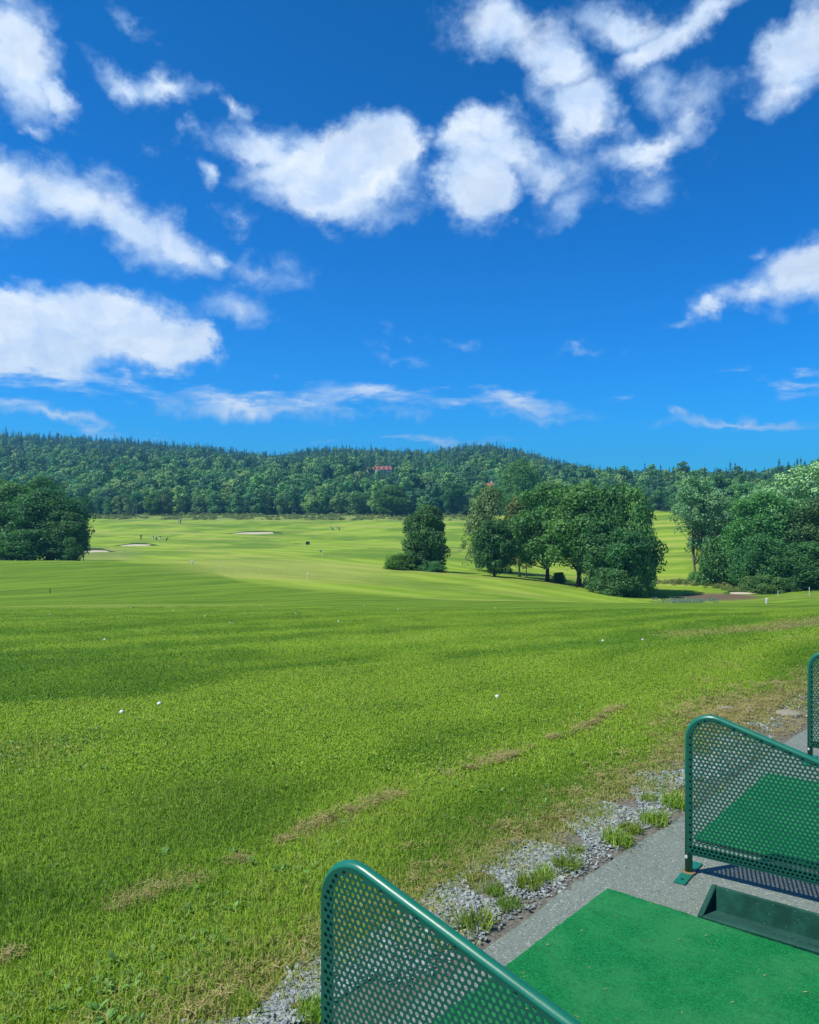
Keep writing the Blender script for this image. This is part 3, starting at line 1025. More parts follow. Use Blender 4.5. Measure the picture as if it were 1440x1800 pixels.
# ------------------------------------------------------------------ grass
def blade_patch(seed, n, rad, hmin, hmax, width, lean=.5):
    rr = np.random.RandomState(seed)
    a = rr.uniform(0, 2 * np.pi, n)
    q = rad * np.sqrt(rr.uniform(0, 1, n))
    bx, by = q * np.cos(a), q * np.sin(a)
    h = rr.uniform(hmin, hmax, n)
    la = rr.uniform(0, 2 * np.pi, n)
    ll = h * np.abs(rr.normal(0, lean, n)).clip(0, 1.6)
    wa = rr.uniform(0, 2 * np.pi, n)
    wx, wy = np.cos(wa) * width / 2, np.sin(wa) * width / 2
    lx, ly = np.cos(la) * ll, np.sin(la) * ll
    z0 = np.full(n, -.006)
    v = np.stack([
        np.stack([bx - wx, by - wy, z0], 1), np.stack([bx + wx, by + wy, z0], 1),
        np.stack([bx + wx * .8 + lx * .35, by + wy * .8 + ly * .35, h * .6], 1), np.stack([bx - wx * .8 + lx * .35, by - wy * .8 + ly * .35, h * .6], 1),
        np.stack([bx + lx, by + ly, h * np.clip(1.05 - ll / h * .35, .4, 1)], 1)], 1).reshape(-1, 3)
    b = np.arange(n) * 5
    # quads plus a tip triangle written as a quad with a doubled vertex is avoided: two meshes of triangles
    tri = np.concatenate([np.stack([b, b + 1, b + 2], 1), np.stack([b, b + 2, b + 3], 1), np.stack([b + 3, b + 2, b + 4], 1)])
    return mesh_np('blades', v, tri, M_blade)
def vnoise(x, y, lam, seed):
    r2 = np.random.RandomState(seed)
    o = 0
    for k in range(14):
        a = r2.uniform(0, 6.283)
        f = r2.uniform(.6, 2.2)
        o = o + np.sin((x * math.cos(a) + y * math.sin(a)) * 6.283 * f / lam + r2.uniform(0, 6.283))
    return o / 14 * 2.0
def build_grass():
    protos = [blade_patch(k, 115, .12, .012, .034, .0032, .6) for k in range(5)]
    protos += [blade_patch(10 + k, 70, .11, .020, .060, .0038, .7) for k in range(3)]
    protos += [blade_patch(20 + k, 130, .26, .008, .020, .0075, 1.0) for k in range(4)]
    rr = np.random.RandomState(11)
    P_, S_, I_, Dr, Lu = [], [], [], [], []
    def zone(n, dmin, dmax, kinds, sc0, power=1.0):
        d = (rr.uniform(0, 1, n) * (dmax ** power - dmin ** power) + dmin ** power) ** (1 / power)
        x = rr.uniform(-.545, .56, n) * d
        s = sdist(x, d)
        ns = vnoise(x, d, 1.1, 3) * .16
        keep = (s + ns > .50) | ((s + ns > .30) & (rr.uniform(0, 1, n) < .35))
        keep &= s > .06
        x, d, s, ns = x[keep], d[keep], s[keep], ns[keep]
        n = len(x)
        dry = .58 * np.clip(1.1 - (s + ns - .46) / .40, 0, 1)
        band = .5 + .5 * np.tanh(1.9 * vnoise(s + .5 * vnoise(x, d, 6, 9), (x * U[0] + d * U[1]) * .08, 2.3, 5))
        dry = np.maximum(dry, .22 * np.clip(vnoise(x, d, 2.2, 7) + .45 * vnoise(x, d, .5, 17), 0, 1))
        dry = np.maximum(dry, .34 * np.clip(1.3 - np.hypot((x + 3.4) / 1.6, (d - 6.0 - .25 * (x + 3.4)) / .75), 0, 1))
        dry = np.maximum(dry, .20 * np.clip(band * 1.3 - .15, 0, 1.2))
        wr = np.abs(s + .25 * ns - 1.47)
        dry = np.maximum(dry, np.where((wr < .07) & (vnoise(x, d, 1.0, 21) > .1), .6, 0))
        u_ = (x - P0[0]) * U[0] + (d - P0[1]) * U[1]
        dry = np.maximum(dry, .8 * np.clip(1.3 - np.hypot((u_ - 4.7) / 1.1, (s - .6) / .6), 0, 1))
        b2 = np.tanh(1.6 * vnoise(s + .3 * vnoise(x, d, 5, 19), (x * U[0] + d * U[1]) * .05, .95, 15))
        wq = np.hypot((x - WORN[0]) / (WORN[1] * .11), (d - WORN[1]) / (WORN[1] * .085)) + .35 * ripple(x, d, 1.6)
        dry = np.maximum(dry, np.clip(1.7 - wq, 0, .75))
        lush = np.clip(.52 - 1.7 * (band - .5) - .32 * b2 + .45 * vnoise(x, d, 1.6, 8), 0, 1)
        thin_ = ((wq > .9) | (rr.uniform(0, 1, n) < .25)) & (rr.uniform(0, 1, n) > np.clip((d - 20) / 18, 0, 1) ** .8)
        x, d, s, ns, dry, lush = x[thin_], d[thin_], s[thin_], ns[thin_], dry[thin_], lush[thin_]
        n = len(x)
        P_.append(np.stack([x, d, H(x, d)], 1))
        k = rr.choice(kinds, n)
        g = sc0 * rr.uniform(.8, 1.25, n)
        hz = rr.uniform(.50, .95, n) * np.where(dry > .8, .8, 1) * np.where((d < 4) & (x < -.4), 1.25, 1)
        S_.append(np.stack([g, g, hz * (1 if sc0 < 1.5 else sc0 * .55)], 1))
        I_.append(k)
        Dr.append(dry)
        Lu.append(lush)
    zone(9500, 2.45, 5.5, [0, 1, 2, 3, 4, 5, 6, 7], 1.0, 2)
    zone(13500, 5.3, 12.5, [0, 1, 2, 3, 4, 5, 8, 9, 10, 11], 1.15, 2)
    zone(17000, 11.5, 38, [8, 9, 10, 11], 1.35, 1.6)
    pos = np.vstack(P_)
    n = len(pos)
    rot = np.stack([rr.normal(0, .05, n), rr.normal(0, .05, n), rr.uniform(0, 6.283, n)], 1)
    scatter('grass', protos, pos, rot, np.vstack(S_), np.concatenate(I_), {'dry': np.concatenate(Dr), 'lush': np.concatenate(Lu)},
            'short mown green grass of the driving range, straw-coloured near the gravel', 'grass')
build_grass()

# ------------------------------------------------------------------ gravel
def stone_mesh(seed):
    rr = random.Random(seed)
    bm = bmesh.new()
    bmesh.ops.create_icosphere(bm, subdivisions=1, radius=1)
    fx, fy, fz = rr.uniform(.8, 1.3), rr.uniform(.55, .9), rr.uniform(.22, .45)
    for v in bm.verts:
        k = rr.uniform(.72, 1.18)
        v.co = Vector((v.co.x * fx * k, v.co.y * fy * k, v.co.z * fz * k))
    return mesh_bm('stone', bm, M_stone)
def build_gravel():
    protos = [stone_mesh(k) for k in range(8)]
    rr = np.random.RandomState(21)
    n = 130000
    u = rr.uniform(-3.2, 9.5, n)
    s = rr.normal(.33, .13, n)
    x = P0[0] + U[0] * u + NRM[0] * s
    y = P0[1] + U[1] * u + NRM[1] * s
    dens = vnoise(x, y, 1.3, 31)
    keep = (dens > -.25 - .5 * (s > .2) * (s < .5)) & (s > .03) & (y > 2.2) & (s < .50 + .35 * vnoise(x, y, 1.1, 3))
    keep &= ~((u > 2.9) & (rr.uniform(0, 1, n) < np.clip((u - 2.6) * .45, 0, .93)))
    x, y = x[keep], y[keep]
    n = len(x)
    g = np.clip(rr.lognormal(-4.95, .40, n), .003, .017)
    pos = np.stack([x, y, H(x, y) + g * .25 + rr.uniform(0, .010, n)], 1)
    rot = np.stack([rr.normal(0, .35, n), rr.normal(0, .35, n), rr.uniform(0, 6.283, n)], 1)
    scatter('gravel', protos, pos, rot, np.stack([g, g, g], 1), rr.randint(0, 8, n), None, 'blue-grey crushed slate gravel strip along the asphalt edge', 'gravel')
    # loose grit lying on the asphalt
    n = 520
    u = rr.uniform(-3, 9, n)
    s = -np.abs(rr.normal(0, .25, n)) ** 1.3 - .01
    x = P0[0] + U[0] * u + NRM[0] * s
    y = P0[1] + U[1] * u + NRM[1] * s
    keep = y > 2.2
    x, y = x[keep], y[keep]
    n = len(x)
    g = np.clip(rr.lognormal(-5.6, .45, n), .0015, .012)
    scatter('grit', protos, np.stack([x, y, g * .3 + .001], 1), np.stack([x * 0, x * 0, rr.uniform(0, 6.283, n)], 1), np.stack([g, g, g], 1), rr.randint(0, 8, n), None, 'loose stone chips scattered over the asphalt', 'grit')
build_gravel()

# straw-like clippings: windrow in the turf, bits on the mats
def straw_mesh(seed, n=26, L=.026):
    rr = np.random.RandomState(seed)
    c = rr.normal(0, .03, (n, 3)) * (1, 1, .12)
    a = rr.uniform(0, 6.283, n)
    dv = np.stack([np.cos(a), np.sin(a), rr.normal(0, .3, n)], 1) * rr.uniform(.3, 1, n)[:, None] * L
    wv = np.stack([-np.sin(a), np.cos(a), rr.normal(0, .3, n)], 1) * .0011
    v = np.stack([c - dv - wv, c - dv + wv, c + dv + wv, c + dv - wv], 1).reshape(-1, 3)
    v[:, 2] = np.abs(v[:, 2])
    b = np.arange(n) * 4
    return mesh_np('straw', v, np.stack([b, b + 1, b + 2, b + 3], 1), M_straw)
def build_straw():
    rr = np.random.RandomState(5)
    protos = [straw_mesh(k) for k in range(4)]
    u = np.concatenate([rr.uniform(-2.6, 4.2, 1000)])
    s = 1.47 + rr.normal(0, .024, len(u)) + .02 * np.sin(u * 5.3) + .05 * np.sin(u * 1.7)
    x = P0[0] + U[0] * u + NRM[0] * s
    y = P0[1] + U[1] * u + NRM[1] * s
    keep = vnoise(x, y, 1.0, 21) + .7 * vnoise(x, y, .35, 22) > .02
    x1, y1 = x[keep], y[keep]
    u = rr.uniform(-3, 8, 900)
    s = np.abs(rr.normal(.52, .14, len(u)))
    x2 = P0[0] + U[0] * u + NRM[0] * s
    y2 = P0[1] + U[1] * u + NRM[1] * s
    u = rr.normal(4.7, .8, 900)
    s = rr.normal(.6, .3, 900).clip(.08)
    x3 = P0[0] + U[0] * u + NRM[0] * s
    y3 = P0[1] + U[1] * u + NRM[1] * s
    x = np.concatenate([x1, x2, x3])
    y = np.concatenate([y1, y2, y3])
    k = y > 2.2
    x, y = x[k], y[k]
    n = len(x)
    z = H(x, y) + rr.uniform(.004, .030, n) * np.where(sdist(x, y) > .45, 1, .25)
    g = rr.uniform(.4, 1.15, n)
    scatter('dry_clippings', protos, np.stack([x, y, z], 1), np.stack([rr.normal(0, .2, n), rr.normal(0, .2, n), rr.uniform(0, 6.283, n)], 1), np.stack([g, g, g], 1), rr.randint(0, 4, n), None,
            'brown dried mowing clippings lying in a broken row across the turf', 'clippings')
    # clippings on the near mat
    bitp = [straw_mesh(40 + k, 1, .011) for k in range(3)]
    n = 90
    a, b = rr.uniform(.02, MATW - .02, n), -rr.uniform(.02, MATL - .02, n)
    ca, sa = math.cos(R(-40)), math.sin(R(-40))
    x = corn[0][0] + a * ca - b * sa
    y = corn[0][1] + a * sa + b * ca
    g = rr.uniform(.4, 1.2, n)
    scatter('grass_bits', bitp, np.stack([x, y, np.full(n, .0295)], 1), np.stack([x * 0, x * 0, rr.uniform(0, 6.283, n)], 1), np.stack([g, g, g], 1), rr.randint(0, 3, n), None,
            'pale grass clippings sprinkled over the foreground mat', 'clippings')
build_straw()

# broadleaf weeds in the turf
def rosette(seed, n=9, L=.07):
    rr = np.random.RandomState(seed)
    vs, fs = [], []
    for k in range(n):
        a = rr.uniform(0, 6.283)
        l = L * rr.uniform(.5, 1.1)
        w_ = l * rr.uniform(.16, .26)
        up = rr.uniform(.25, 1.0)
        d_ = np.array([math.cos(a), math.sin(a)])
        e_ = np.array([-d_[1], d_[0]])
        pr = [(0, .15, 0), (.4, 1, .55), (.75, .8, .8), (1, .05, .75)]
        b = len(vs)
        for (t_, ww, zz) in pr:
            for sg in (-1, 1):
                q = d_ * l * t_ + e_ * w_ * ww * sg
                vs.append((q[0], q[1], zz * l * up + .004))
        for i in range(3):
            fs.append((b + 2 * i, b + 2 * i + 1, b + 2 * i + 3, b + 2 * i + 2))
    return mesh_np('rosette', np.array(vs), np.array(fs), M_weed)
def build_weeds():
    rr = np.random.RandomState(9)
    protos = [rosette(k) for k in range(5)]
    xs, ys = [], []
    for (px, py, n, sp) in ((235, 1730, 46, .16), (150, 1770, 30, .2), (330, 1640, 34, .2), (480, 1560, 16, .25), (600, 1520, 14, .3), (840, 1400, 14, .35), (900, 1340, 10, .5), (180, 1300, 16, .5), (1000, 1260, 10, .6), (60, 1320, 14, .5)):
        d = FPX * EYE / (py - 900)
        x = (px - 720) / FPX * d
        xs.append(rr.normal(x, sp, n))
        ys.append(rr.normal(d, sp, n))
    xs.append(rr.uniform(-.5, .5, 60) * 5)
    ys.append(rr.uniform(2.4, 6, 60))
    x, y = np.concatenate(xs), np.concatenate(ys)
    k = sdist(x, y) > .6
    x, y = x[k], y[k]
    n = len(x)
    g = rr.uniform(.30, .62, n)
    scatter('broadleaf_weeds', protos, np.stack([x, y, H(x, y) + .008], 1), np.stack([rr.normal(0, .1, n), rr.normal(0, .1, n), rr.uniform(0, 6.283, n)], 1), np.stack([g, g, g * rr.uniform(.7, 1.3, n)], 1), rr.randint(0, 5, n), None,
            'broadleaf weeds growing among the grass in the lower left', 'weeds')
build_weeds()

# tufts of long grass along the asphalt edge: each a plant
def tuft_mesh(seed, n, rad, hgt):
    m = blade_patch(seed, n, rad, hgt * .35, hgt, .0065, .75)
    m.materials.clear()
    m.materials.append(M_tuft)
    return m
M_tuft = foliage('tuft_blades', (.090, .190, .012), (.280, .380, .060), .3, .015)
def build_tufts():
    protos = [tuft_mesh(60 + k, 170, .085, .13) for k in range(4)]
    spots = [(838, 1628, 1.0, 'bushy grass tuft at asphalt edge just right of the nearest screen'),
             (893, 1597, .75, 'small dark grass tuft second along the asphalt edge from the nearest screen'),
             (930, 1560, .9, 'grass tuft in the gravel above the left corner of the foreground mat'),
             (955, 1545, .8, 'spiky grass tuft leaning onto the asphalt left of the mat corner'),
             (998, 1527, .9, 'grass tuft at the asphalt edge above the mat corner'),
             (1085, 1482, 1.1, 'wide yellowish grass tuft midway along the gravel strip'),
             (1110, 1462, .8, 'low grass tuft behind the wide yellowish tuft in the gravel'),
             (1150, 1446, 1.0, 'grass tuft beside the asphalt left of the middle screen'),
             (1188, 1418, 1.1, 'grass tuft touching the post of the middle screen in view'),
             (1140, 1408, .7, 'thin grass tuft at the top of the gravel left of the middle screen'),
             (425, 1772, .7, 'small grass tuft growing in the gravel at the bottom left'),
             (548, 1785, .8, 'grass tuft in the gravel left of the nearest screen post'),
             (1010, 1500, .6, 'small tuft in the middle of the gravel strip'),
             (870, 1570, .6, 'small weed tuft among the gravel stones right of the nearest screen')]
    for i, (px, py, g, lb) in enumerate(spots):
        d = FPX * EYE / (py - 900)
        x = (px - 720) / FPX * d
        o = link('grass_tuft', protos[i % 4])
        o.location = (x, d, h1(x, d))
        o.rotation_euler = (0, 0, i * 1.3)
        o.scale = (g * .9, g * .9, g * .75)
        tag(o, lb, 'grass tuft', 'grass tufts along the asphalt edge')
build_tufts()

# flat rocks where the paving meets the turf
def rock(px, py, sx_, sy_, sz_, seed, lb):
    rr = random.Random(seed)
    bm = bmesh.new()
    bmesh.ops.create_icosphere(bm, subdivisions=3, radius=1)
    for v in bm.verts:
        n = math.sin(v.co.x * 3 + seed) * .1 + math.sin(v.co.y * 4.1 + seed * 2) * .08 + rr.uniform(-.03, .03)
        v.co = Vector((v.co.x * sx_ * (1 + n), v.co.y * sy_ * (1 + n), max(-.2, v.co.z) * sz_ * (1 + n)))
    o = link('flat_rock', mesh_bm('flat_rock', bm, M_rock, True))
    d = FPX * EYE / (py - 900)
    x = (px - 720) / FPX * d
    o.location = (x, d, h1(x, d) + .01)
    o.rotation_euler = (0, 0, R(-12))
    tag(o, lb, 'rock', 'flat rocks at the turf edge')
rock(1388, 1258, .110, .075, .035, 3, 'pale flat rock in dry grass left of the rightmost screen')
rock(1276, 1246, .075, .05, .022, 5, 'thin pale rock above the curved top of the middle screen')
rock(1318, 1251, .05, .03, .014, 8, 'smallest pale rock, between the other two at the turf edge')

# golf balls
def build_balls():
    bm = bmesh.new()
    bmesh.ops.create_icosphere(bm, subdivisions=2, radius=.0214)
    me = mesh_bm('golf_ball', bm, M_ball, True)
    near = [(214, 1256, 'white golf ball lying lower left in the turf'), (280, 1241, 'white golf ball just right of and beyond the lower left one'), (874, 1228, 'lone white golf ball in the turf right of centre')]
    for (px, py, lb) in near:
        x = y = None
        for d in np.linspace(4, 60, 3000):
            xx = (px - 720) / FPX * d
            if ypx(h1(xx, d), d) <= py:
                break
        o = link('golf_ball', me)
        o.location = (xx, d, h1(xx, d) + .018)
        tag(o, lb, 'golf ball', 'golf balls lying on the range')
    far = [(184, 1128), (305, 1075), (338, 1052), (360, 1085), (262, 1060), (460, 1067), (520, 1080), (126, 1062), (430, 1080), (640, 1066), (700, 1072), (88, 1082), (595, 1095), (1060, 1130), (1130, 1128), (870, 1070), (405, 1098), (230, 1070)]
    for (px, py) in far:
        for d in np.linspace(4, 64, 1500):
            xx = (px - 720) / FPX * d
            if ypx(h1(xx, d), d) <= py:
                break
        o = link('golf_ball', me)
        o.location = (xx, d, h1(xx, d) + .035)
        tag(o, 'tiny white golf ball far out on the range turf', 'golf ball', 'golf balls lying on the range')
build_balls()

# ------------------------------------------------------------------ trees
def leaf_cloud(rr, centers, radii, n, size, up=.35, squash=.8, out=.55, aspect=.62):
    wgt = radii ** 2
    k = rr.choice(len(centers), n, p=wgt / wgt.sum())
    dv = rr.normal(0, 1, (n, 3))
    dv[:, 2] += up
    dv /= np.linalg.norm(dv, axis=1)[:, None]
    r = radii[k] * (1 - .45 * rr.uniform(0, 1, n) ** 2.2) * (1 + rr.normal(0, .06, n))
    c = centers[k] + dv * r[:, None] * (1, 1, squash)
    nn = dv * out + rr.normal(0, .45, (n, 3)) + (0, 0, .15)
    nn /= np.linalg.norm(nn, axis=1)[:, None]
    a = np.cross(nn, rr.normal(0, 1, (n, 3)))
    a /= np.linalg.norm(a, axis=1)[:, None] + 1e-9
    b = np.cross(nn, a)
    s = size * rr.uniform(.55, 1.25, n)[:, None]
    v = np.stack([c - a * s, c + b * s * aspect, c + a * s, c - b * s * aspect], 1).reshape(-1, 3)
    q = np.arange(n) * 4
    return v, np.stack([q, q + 1, q + 2, q + 3], 1)
def profile_radius(kind, t):
    if kind == 'round':
        return np.sqrt(np.clip(1 - ((t - .45) / .56) ** 2, 0, 1))
    if kind == 'dome':
        return np.clip(np.where(t < .3, .80 + .66 * t, np.sqrt(np.clip(1 - ((t - .3) / .72) ** 2, 0, 1))), 0, 1)
    if kind == 'oval':
        return np.sqrt(np.clip(1 - ((t - .5) / .52) ** 2, 0, 1)) * (1 - .15 * t)
    if kind == 'cone':
        return np.clip(1.05 - t * .92, .08, 1) * np.clip(.55 + t * 3, 0, 1)
    if kind == 'vase':
        return np.clip(.45 + .9 * t, 0, 1) * np.sqrt(np.clip(1 - ((t - .45) / .56) ** 2, 0.02, 1))
    return np.ones_like(t)
def crown_mesh(name, seed, height, width, base, nb, nl, leaf, mat, kind='round', rb=(.15, .24), hang=0.0, squash=.8, skew=0.0, out=.7):
    """height/width in metres; base = height where the crown begins"""
    rr = np.random.RandomState(seed)
    t = rr.uniform(0.03, .97, nb)
    prf = profile_radius(kind, t)
    q = np.sqrt(rr.uniform(.08, 1, nb))
    a = rr.uniform(0, 6.283, nb)
    lob = 1 + .14 * np.sin(a * 2 + seed) + .16 * np.sin(a * 3 + t * 6 + seed * 2.3) + .10 * np.sin(a * 5 - t * 9 + seed)
    br = width * rr.uniform(rb[0], rb[1], nb) * (.70 + .45 * prf)
    rad = np.maximum(width / 2 * prf * lob - br * .45, 0) * q
    c = np.stack([rad * np.cos(a) + skew * t * width, rad * np.sin(a), base + t * (height - base) - br * .25 * (t > .8)], 1)
    top = height * (1 - .10 * (.5 + .5 * np.sin(a * 2.0 + seed * 1.7)) * np.clip(rad / (width * .3), 0, 1))
    c[:, 2] = np.minimum(c[:, 2], top - br * squash * .9)
    nf = nb // 2          # sprays that stick out of the outline
    tf = rr.uniform(.02, .98, nf)
    af = rr.uniform(0, 6.283, nf)
    rf = width / 2 * profile_radius(kind, tf) * rr.uniform(.82, 1.10, nf)
    bf = width * rr.uniform(.045, .085, nf)
    cf = np.stack([rf * np.cos(af) + skew * tf * width, rf * np.sin(af), np.minimum(base + tf * (height - base), height * rr.uniform(.93, 1.02, nf)) - bf], 1)
    c = np.vstack([c, cf])
    br = np.concatenate([br, bf])
    v, f = leaf_cloud(rr, c, br, nl, leaf, squash=squash, out=out)
    if hang:
        dr = np.hypot(v[:, 0], v[:, 1]) / (width / 2)
        v[:, 2] -= hang * dr ** 2 * (height - base)
        v[:, 2] = np.maximum(v[:, 2], .15)
    return mesh_np(name, v, f, mat), c, br
def trunk_mesh(name, seed, height, base, rad, centers, nlimb, mat, lean=0.0, stems=1):
    rr = random.Random(seed)
    bm = bmesh.new()
    top = base + (height - base) * .62
    for s in range(stems):
        ox = (s - (stems - 1) / 2) * rad * 3.4
        px = [(ox + lean * z * z / height + rr.uniform(-.1, .1) * (z > .5) + ox * z * .12, rr.uniform(-.1, .1) * (z > .5), z) for z in np.linspace(-.4, top, 7)]
        rads = [rad * (1.35 if i == 0 else 1) * (1 - .82 * i / 6) for i in range(7)]
        tube(bm, px, rads, 8)
        idx = list(range(len(centers)))
        rr.shuffle(idx)
        for k in idx[:nlimb]:
            e = Vector([float(q) for q in centers[k]])
            zs = min(max(base * .7, e.z - (height - base) * .35), top * .9)
            i = min(5, max(1, int(zs / top * 6)))
            st = Vector(px[i]).lerp(Vector(px[i + 1]), .3)
            if (e - st).length < .5:
                continue
            mid = st.lerp(e, .5) + Vector((0, 0, -.05 * (e - st).length))
            tube(bm, [st, mid, e], [rads[i] * .5, rads[i] * .32, rads[i] * .10], 5)
    return mesh_bm(name, bm, mat, True)
def tree(name, loc, crown, trunk, rz=0.0, scale=(1, 1, 1), lb=None, cat='tree', grp=None, mat=None):
    root = empty(name, loc, rz, label=lb, cat=cat, group=grp)
    root.scale = scale
    c = link('crown', crown, root)
    if mat is not None:
        c.material_slots[0].link = 'OBJECT'
        c.material_slots[0].material = mat
    if trunk is not None:
        link('trunk', trunk, root)
    return root
def make_species(name, seed, H_, W_, base, nb, nl, leaf, mat, bark, tr, kind, limbs=10, **k):
    cm, c, br = crown_mesh(name + '_crown', seed, H_, W_, base, nb, nl, leaf, mat, kind, **{q: v for q, v in k.items() if q in ('rb', 'hang', 'squash', 'skew')})
    tm = trunk_mesh(name + '_trunk', seed, H_, base, tr, c, limbs, bark, k.get('lean', 0), k.get('stems', 1))
    return cm, tm, H_, W_
SPC = {
    'broad_a': make_species('broad_a', 1, 17, 13, 2.4, 74, 22000, .26, M_leaf_dark, M_bark, .42, 'dome', rb=(.11, .19)),
    'broad_b': make_species('broad_b', 2, 18, 12, 3.9, 74, 20000, .25, M_leaf_mid, M_bark, .38, 'round', rb=(.11, .18)),
    'broad_c': make_species('broad_c', 3, 16, 10, 1.2, 60, 22000, .25, M_leaf_dark, M_bark, .34, 'oval', rb=(.12, .20)),
    'maple': make_species('maple', 4, 10, 7.5, 1.1, 56, 17000, .20, M_leaf_dark, M_bark, .24, 'dome', rb=(.12, .20)),
    'birch': make_species('birch', 5, 17, 9, 2.2, 64, 12500, .18, M_leaf_birch, M_bark_birch, .24, 'oval', rb=(.10, .17), hang=.22, squash=1.25),
    'ash': make_species('ash', 6, 19, 9, 5.4, 52, 11000, .20, M_leaf_silver, M_bark_ash, .22, 'vase', rb=(.09, .17), stems=2, limbs=26, squash=.9),
    'willow': make_species('willow', 7, 18, 14, 1.4, 84, 24000, .24, M_leaf_silver, M_bark_ash, .40, 'round', rb=(.09, .16), squash=.7),
    'shrub': make_species('shrub', 8, 5, 7, .1, 44, 12000, .17, M_leaf_mid, M_bark, .12, 'dome', rb=(.13, .22)),
    'thin': make_species('thin', 9, 15, 6.5, 2.6, 48, 8500, .18, M_leaf_yellow, M_bark_birch, .18, 'oval', rb=(.10, .18), hang=.15, limbs=18),
}
def put(sp, px, d, top, wpx, name='leafy_tree', lb=None, mat=None, rz=0.0, dz=0.0, grp=None, basepx=None, cat='tree'):
    cm, tm, H_, W_ = SPC[sp]
    p = at(px, d)
    zt = EYE + (900 - top) / FPX * d
    hh = zt - p.z
    ww = wpx / FPX * d
    s = hh / H_
    sw = ww / W_
    return tree(name, (p.x, p.y, p.z - .1 + dz), cm, tm, rz, (sw, sw, s), lb, cat, grp, mat)

# left clump
put('broad_a', 84, 150, 856, 134, 'broadleaf_tree', 'large dark green spreading tree at left, leaning right over the sand', M_leaf_dark, .4)
put('broad_c', 112, 146, 893, 84, 'broadleaf_tree', 'lower dark tree at the right end of the left clump', M_leaf_dark, 2.0)
put('broad_b', 18, 158, 848, 120, 'broadleaf_tree', 'glossy green tree at the left edge behind the large dark one', M_leaf_mid, 1.0)
put('broad_a', -50, 150, 868, 150, 'broadleaf_tree', 'dark tree cut by the left edge of the photo', M_leaf_dark, 2.6)
put('shrub', 40, 140, 930, 110, 'shrub', 'dark undergrowth at the foot of the left clump', M_leaf_dark, 1.1, cat='shrub')
put('shrub', 118, 143, 940, 54, 'shrub', 'dark low branches beside the left sand bunker', M_leaf_dark, 2.1, cat='shrub')
put('broad_b', 72, 215, 836, 66, 'broadleaf_tree', 'bright yellow-green tree crown rising behind the left clump', M_leaf_bright, .7)
put('broad_c', 8, 235, 838, 70, 'broadleaf_tree', 'yellow-green tree behind the glossy tree at the left edge', M_leaf_bright, 1.7)
put('thin', 147, 165, 900, 26, 'slender_tree', 'slender pale tree peeping out right of the left clump', M_leaf_birch, .2)
# small maple in the middle with its bushes
put('maple', 749, 141, 886, 76, 'maple_tree', 'single dark round tree in mid-field with a bush at its left foot', M_leaf_dark, .3)
put('shrub', 704, 139, 972, 58, 'shrub', 'bright green bush at the left foot of the lone mid-field tree', M_leaf_bright, .5, cat='shrub')
put('shrub', 762, 138, 985, 50, 'shrub', 'small dark bush under the lone mid-field tree', M_leaf_dark, 1.5, cat='shrub')
put('shrub', 741, 142, 955, 60, 'shrub', 'dark lower growth around the trunk of the lone mid-field tree', M_leaf_dark, 2.2, cat='shrub')
# copse
put('birch', 862, 158, 852, 104, 'birch_tree', 'grey-green drooping birch at the left end of the copse', M_leaf_birch, .0)
put('maple', 869, 135, 912, 72, 'maple_tree', 'small dark dense maple in front of the drooping birch', M_leaf_dark, 1.2)
put('thin', 914, 146, 866, 74, 'slender_tree', 'yellowish thin-leaved tree between the birch and the lindens', M_leaf_yellow, .6)
put('broad_b', 963, 138, 846, 122, 'linden_tree', 'tall linden with bare trunk, third from the left of the copse', M_leaf_mid, .2)
put('thin', 925, 150, 895, 44, 'slender_tree', 'short thin tree left of the linden trunk', M_leaf_mid, 2.6)
put('broad_b', 1017, 133, 846, 150, 'linden_tree', 'tall linden on a thick forked trunk in mid copse', M_leaf_mid, 1.9)
put('broad_a', 1084, 129, 846, 134, 'linden_tree', 'large dark tree at the right of the copse, crown down to the grass', M_leaf_dark, 2.9)
put('birch', 1114, 126, 852, 84, 'birch_tree', 'olive-tinted drooping tree at the right end of the copse', M_leaf_mid, 1.9)
put('broad_c', 1100, 122, 925, 88, 'broadleaf_tree', 'low dark tree filling the foot of the copse at right', M_leaf_dark, .9)
put('broad_c', 1062, 126, 905, 90, 'broadleaf_tree', 'dark tree in the deepest shade of the copse', M_leaf_dark, 2.4)
put('shrub', 1124, 121, 975, 54, 'shrub', 'bush with pale leaves at the lower right corner of the copse', M_leaf_mid, .4, cat='shrub')
put('shrub', 1080, 121, 995, 90, 'shrub', 'very dark bush on the ground under the copse', M_leaf_dark, 1.4, cat='shrub')
put('shrub', 983, 140, 1005, 26, 'shrub', 'tiny bush on the grass between the two linden trunks', M_leaf_bright, 1.4, cat='shrub')
# right side
put('ash', 1226, 152, 836, 100, 'aspen_tree', 'tall pale open tree with two bare trunks at right', M_leaf_silver, .15)
put('ash', 1258, 172, 862, 90, 'aspen_tree', 'silvery tree just behind the tall two-trunked one', M_leaf_silver, 1.1)
put('shrub', 1274, 143, 938, 88, 'shrub', 'big rounded dark bush right of the two-trunked tree', M_leaf_dark, .2, cat='shrub')
put('shrub', 1236, 146, 1003, 46, 'shrub', 'low bright bush at the foot of the two-trunked tree', M_leaf_mid, 2.2, cat='shrub')
put('broad_b', 1338, 138, 862, 112, 'broadleaf_tree', 'broad green tree standing right of the rounded dark bush', M_leaf_mid, .2)
put('broad_a', 1335, 134, 935, 100, 'broadleaf_tree', 'low leafy tree at the turf edge in front of the broad green tree', M_leaf_dark, 1.6)
put('broad_b', 1430, 136, 872, 120, 'broadleaf_tree', 'layered dark green tree at the right edge of the photo', M_leaf_dark, 1.4)
put('broad_a', 1420, 131, 950, 130, 'broadleaf_tree', 'low dark foliage over the white upright at far right', M_leaf_dark, 2.7)
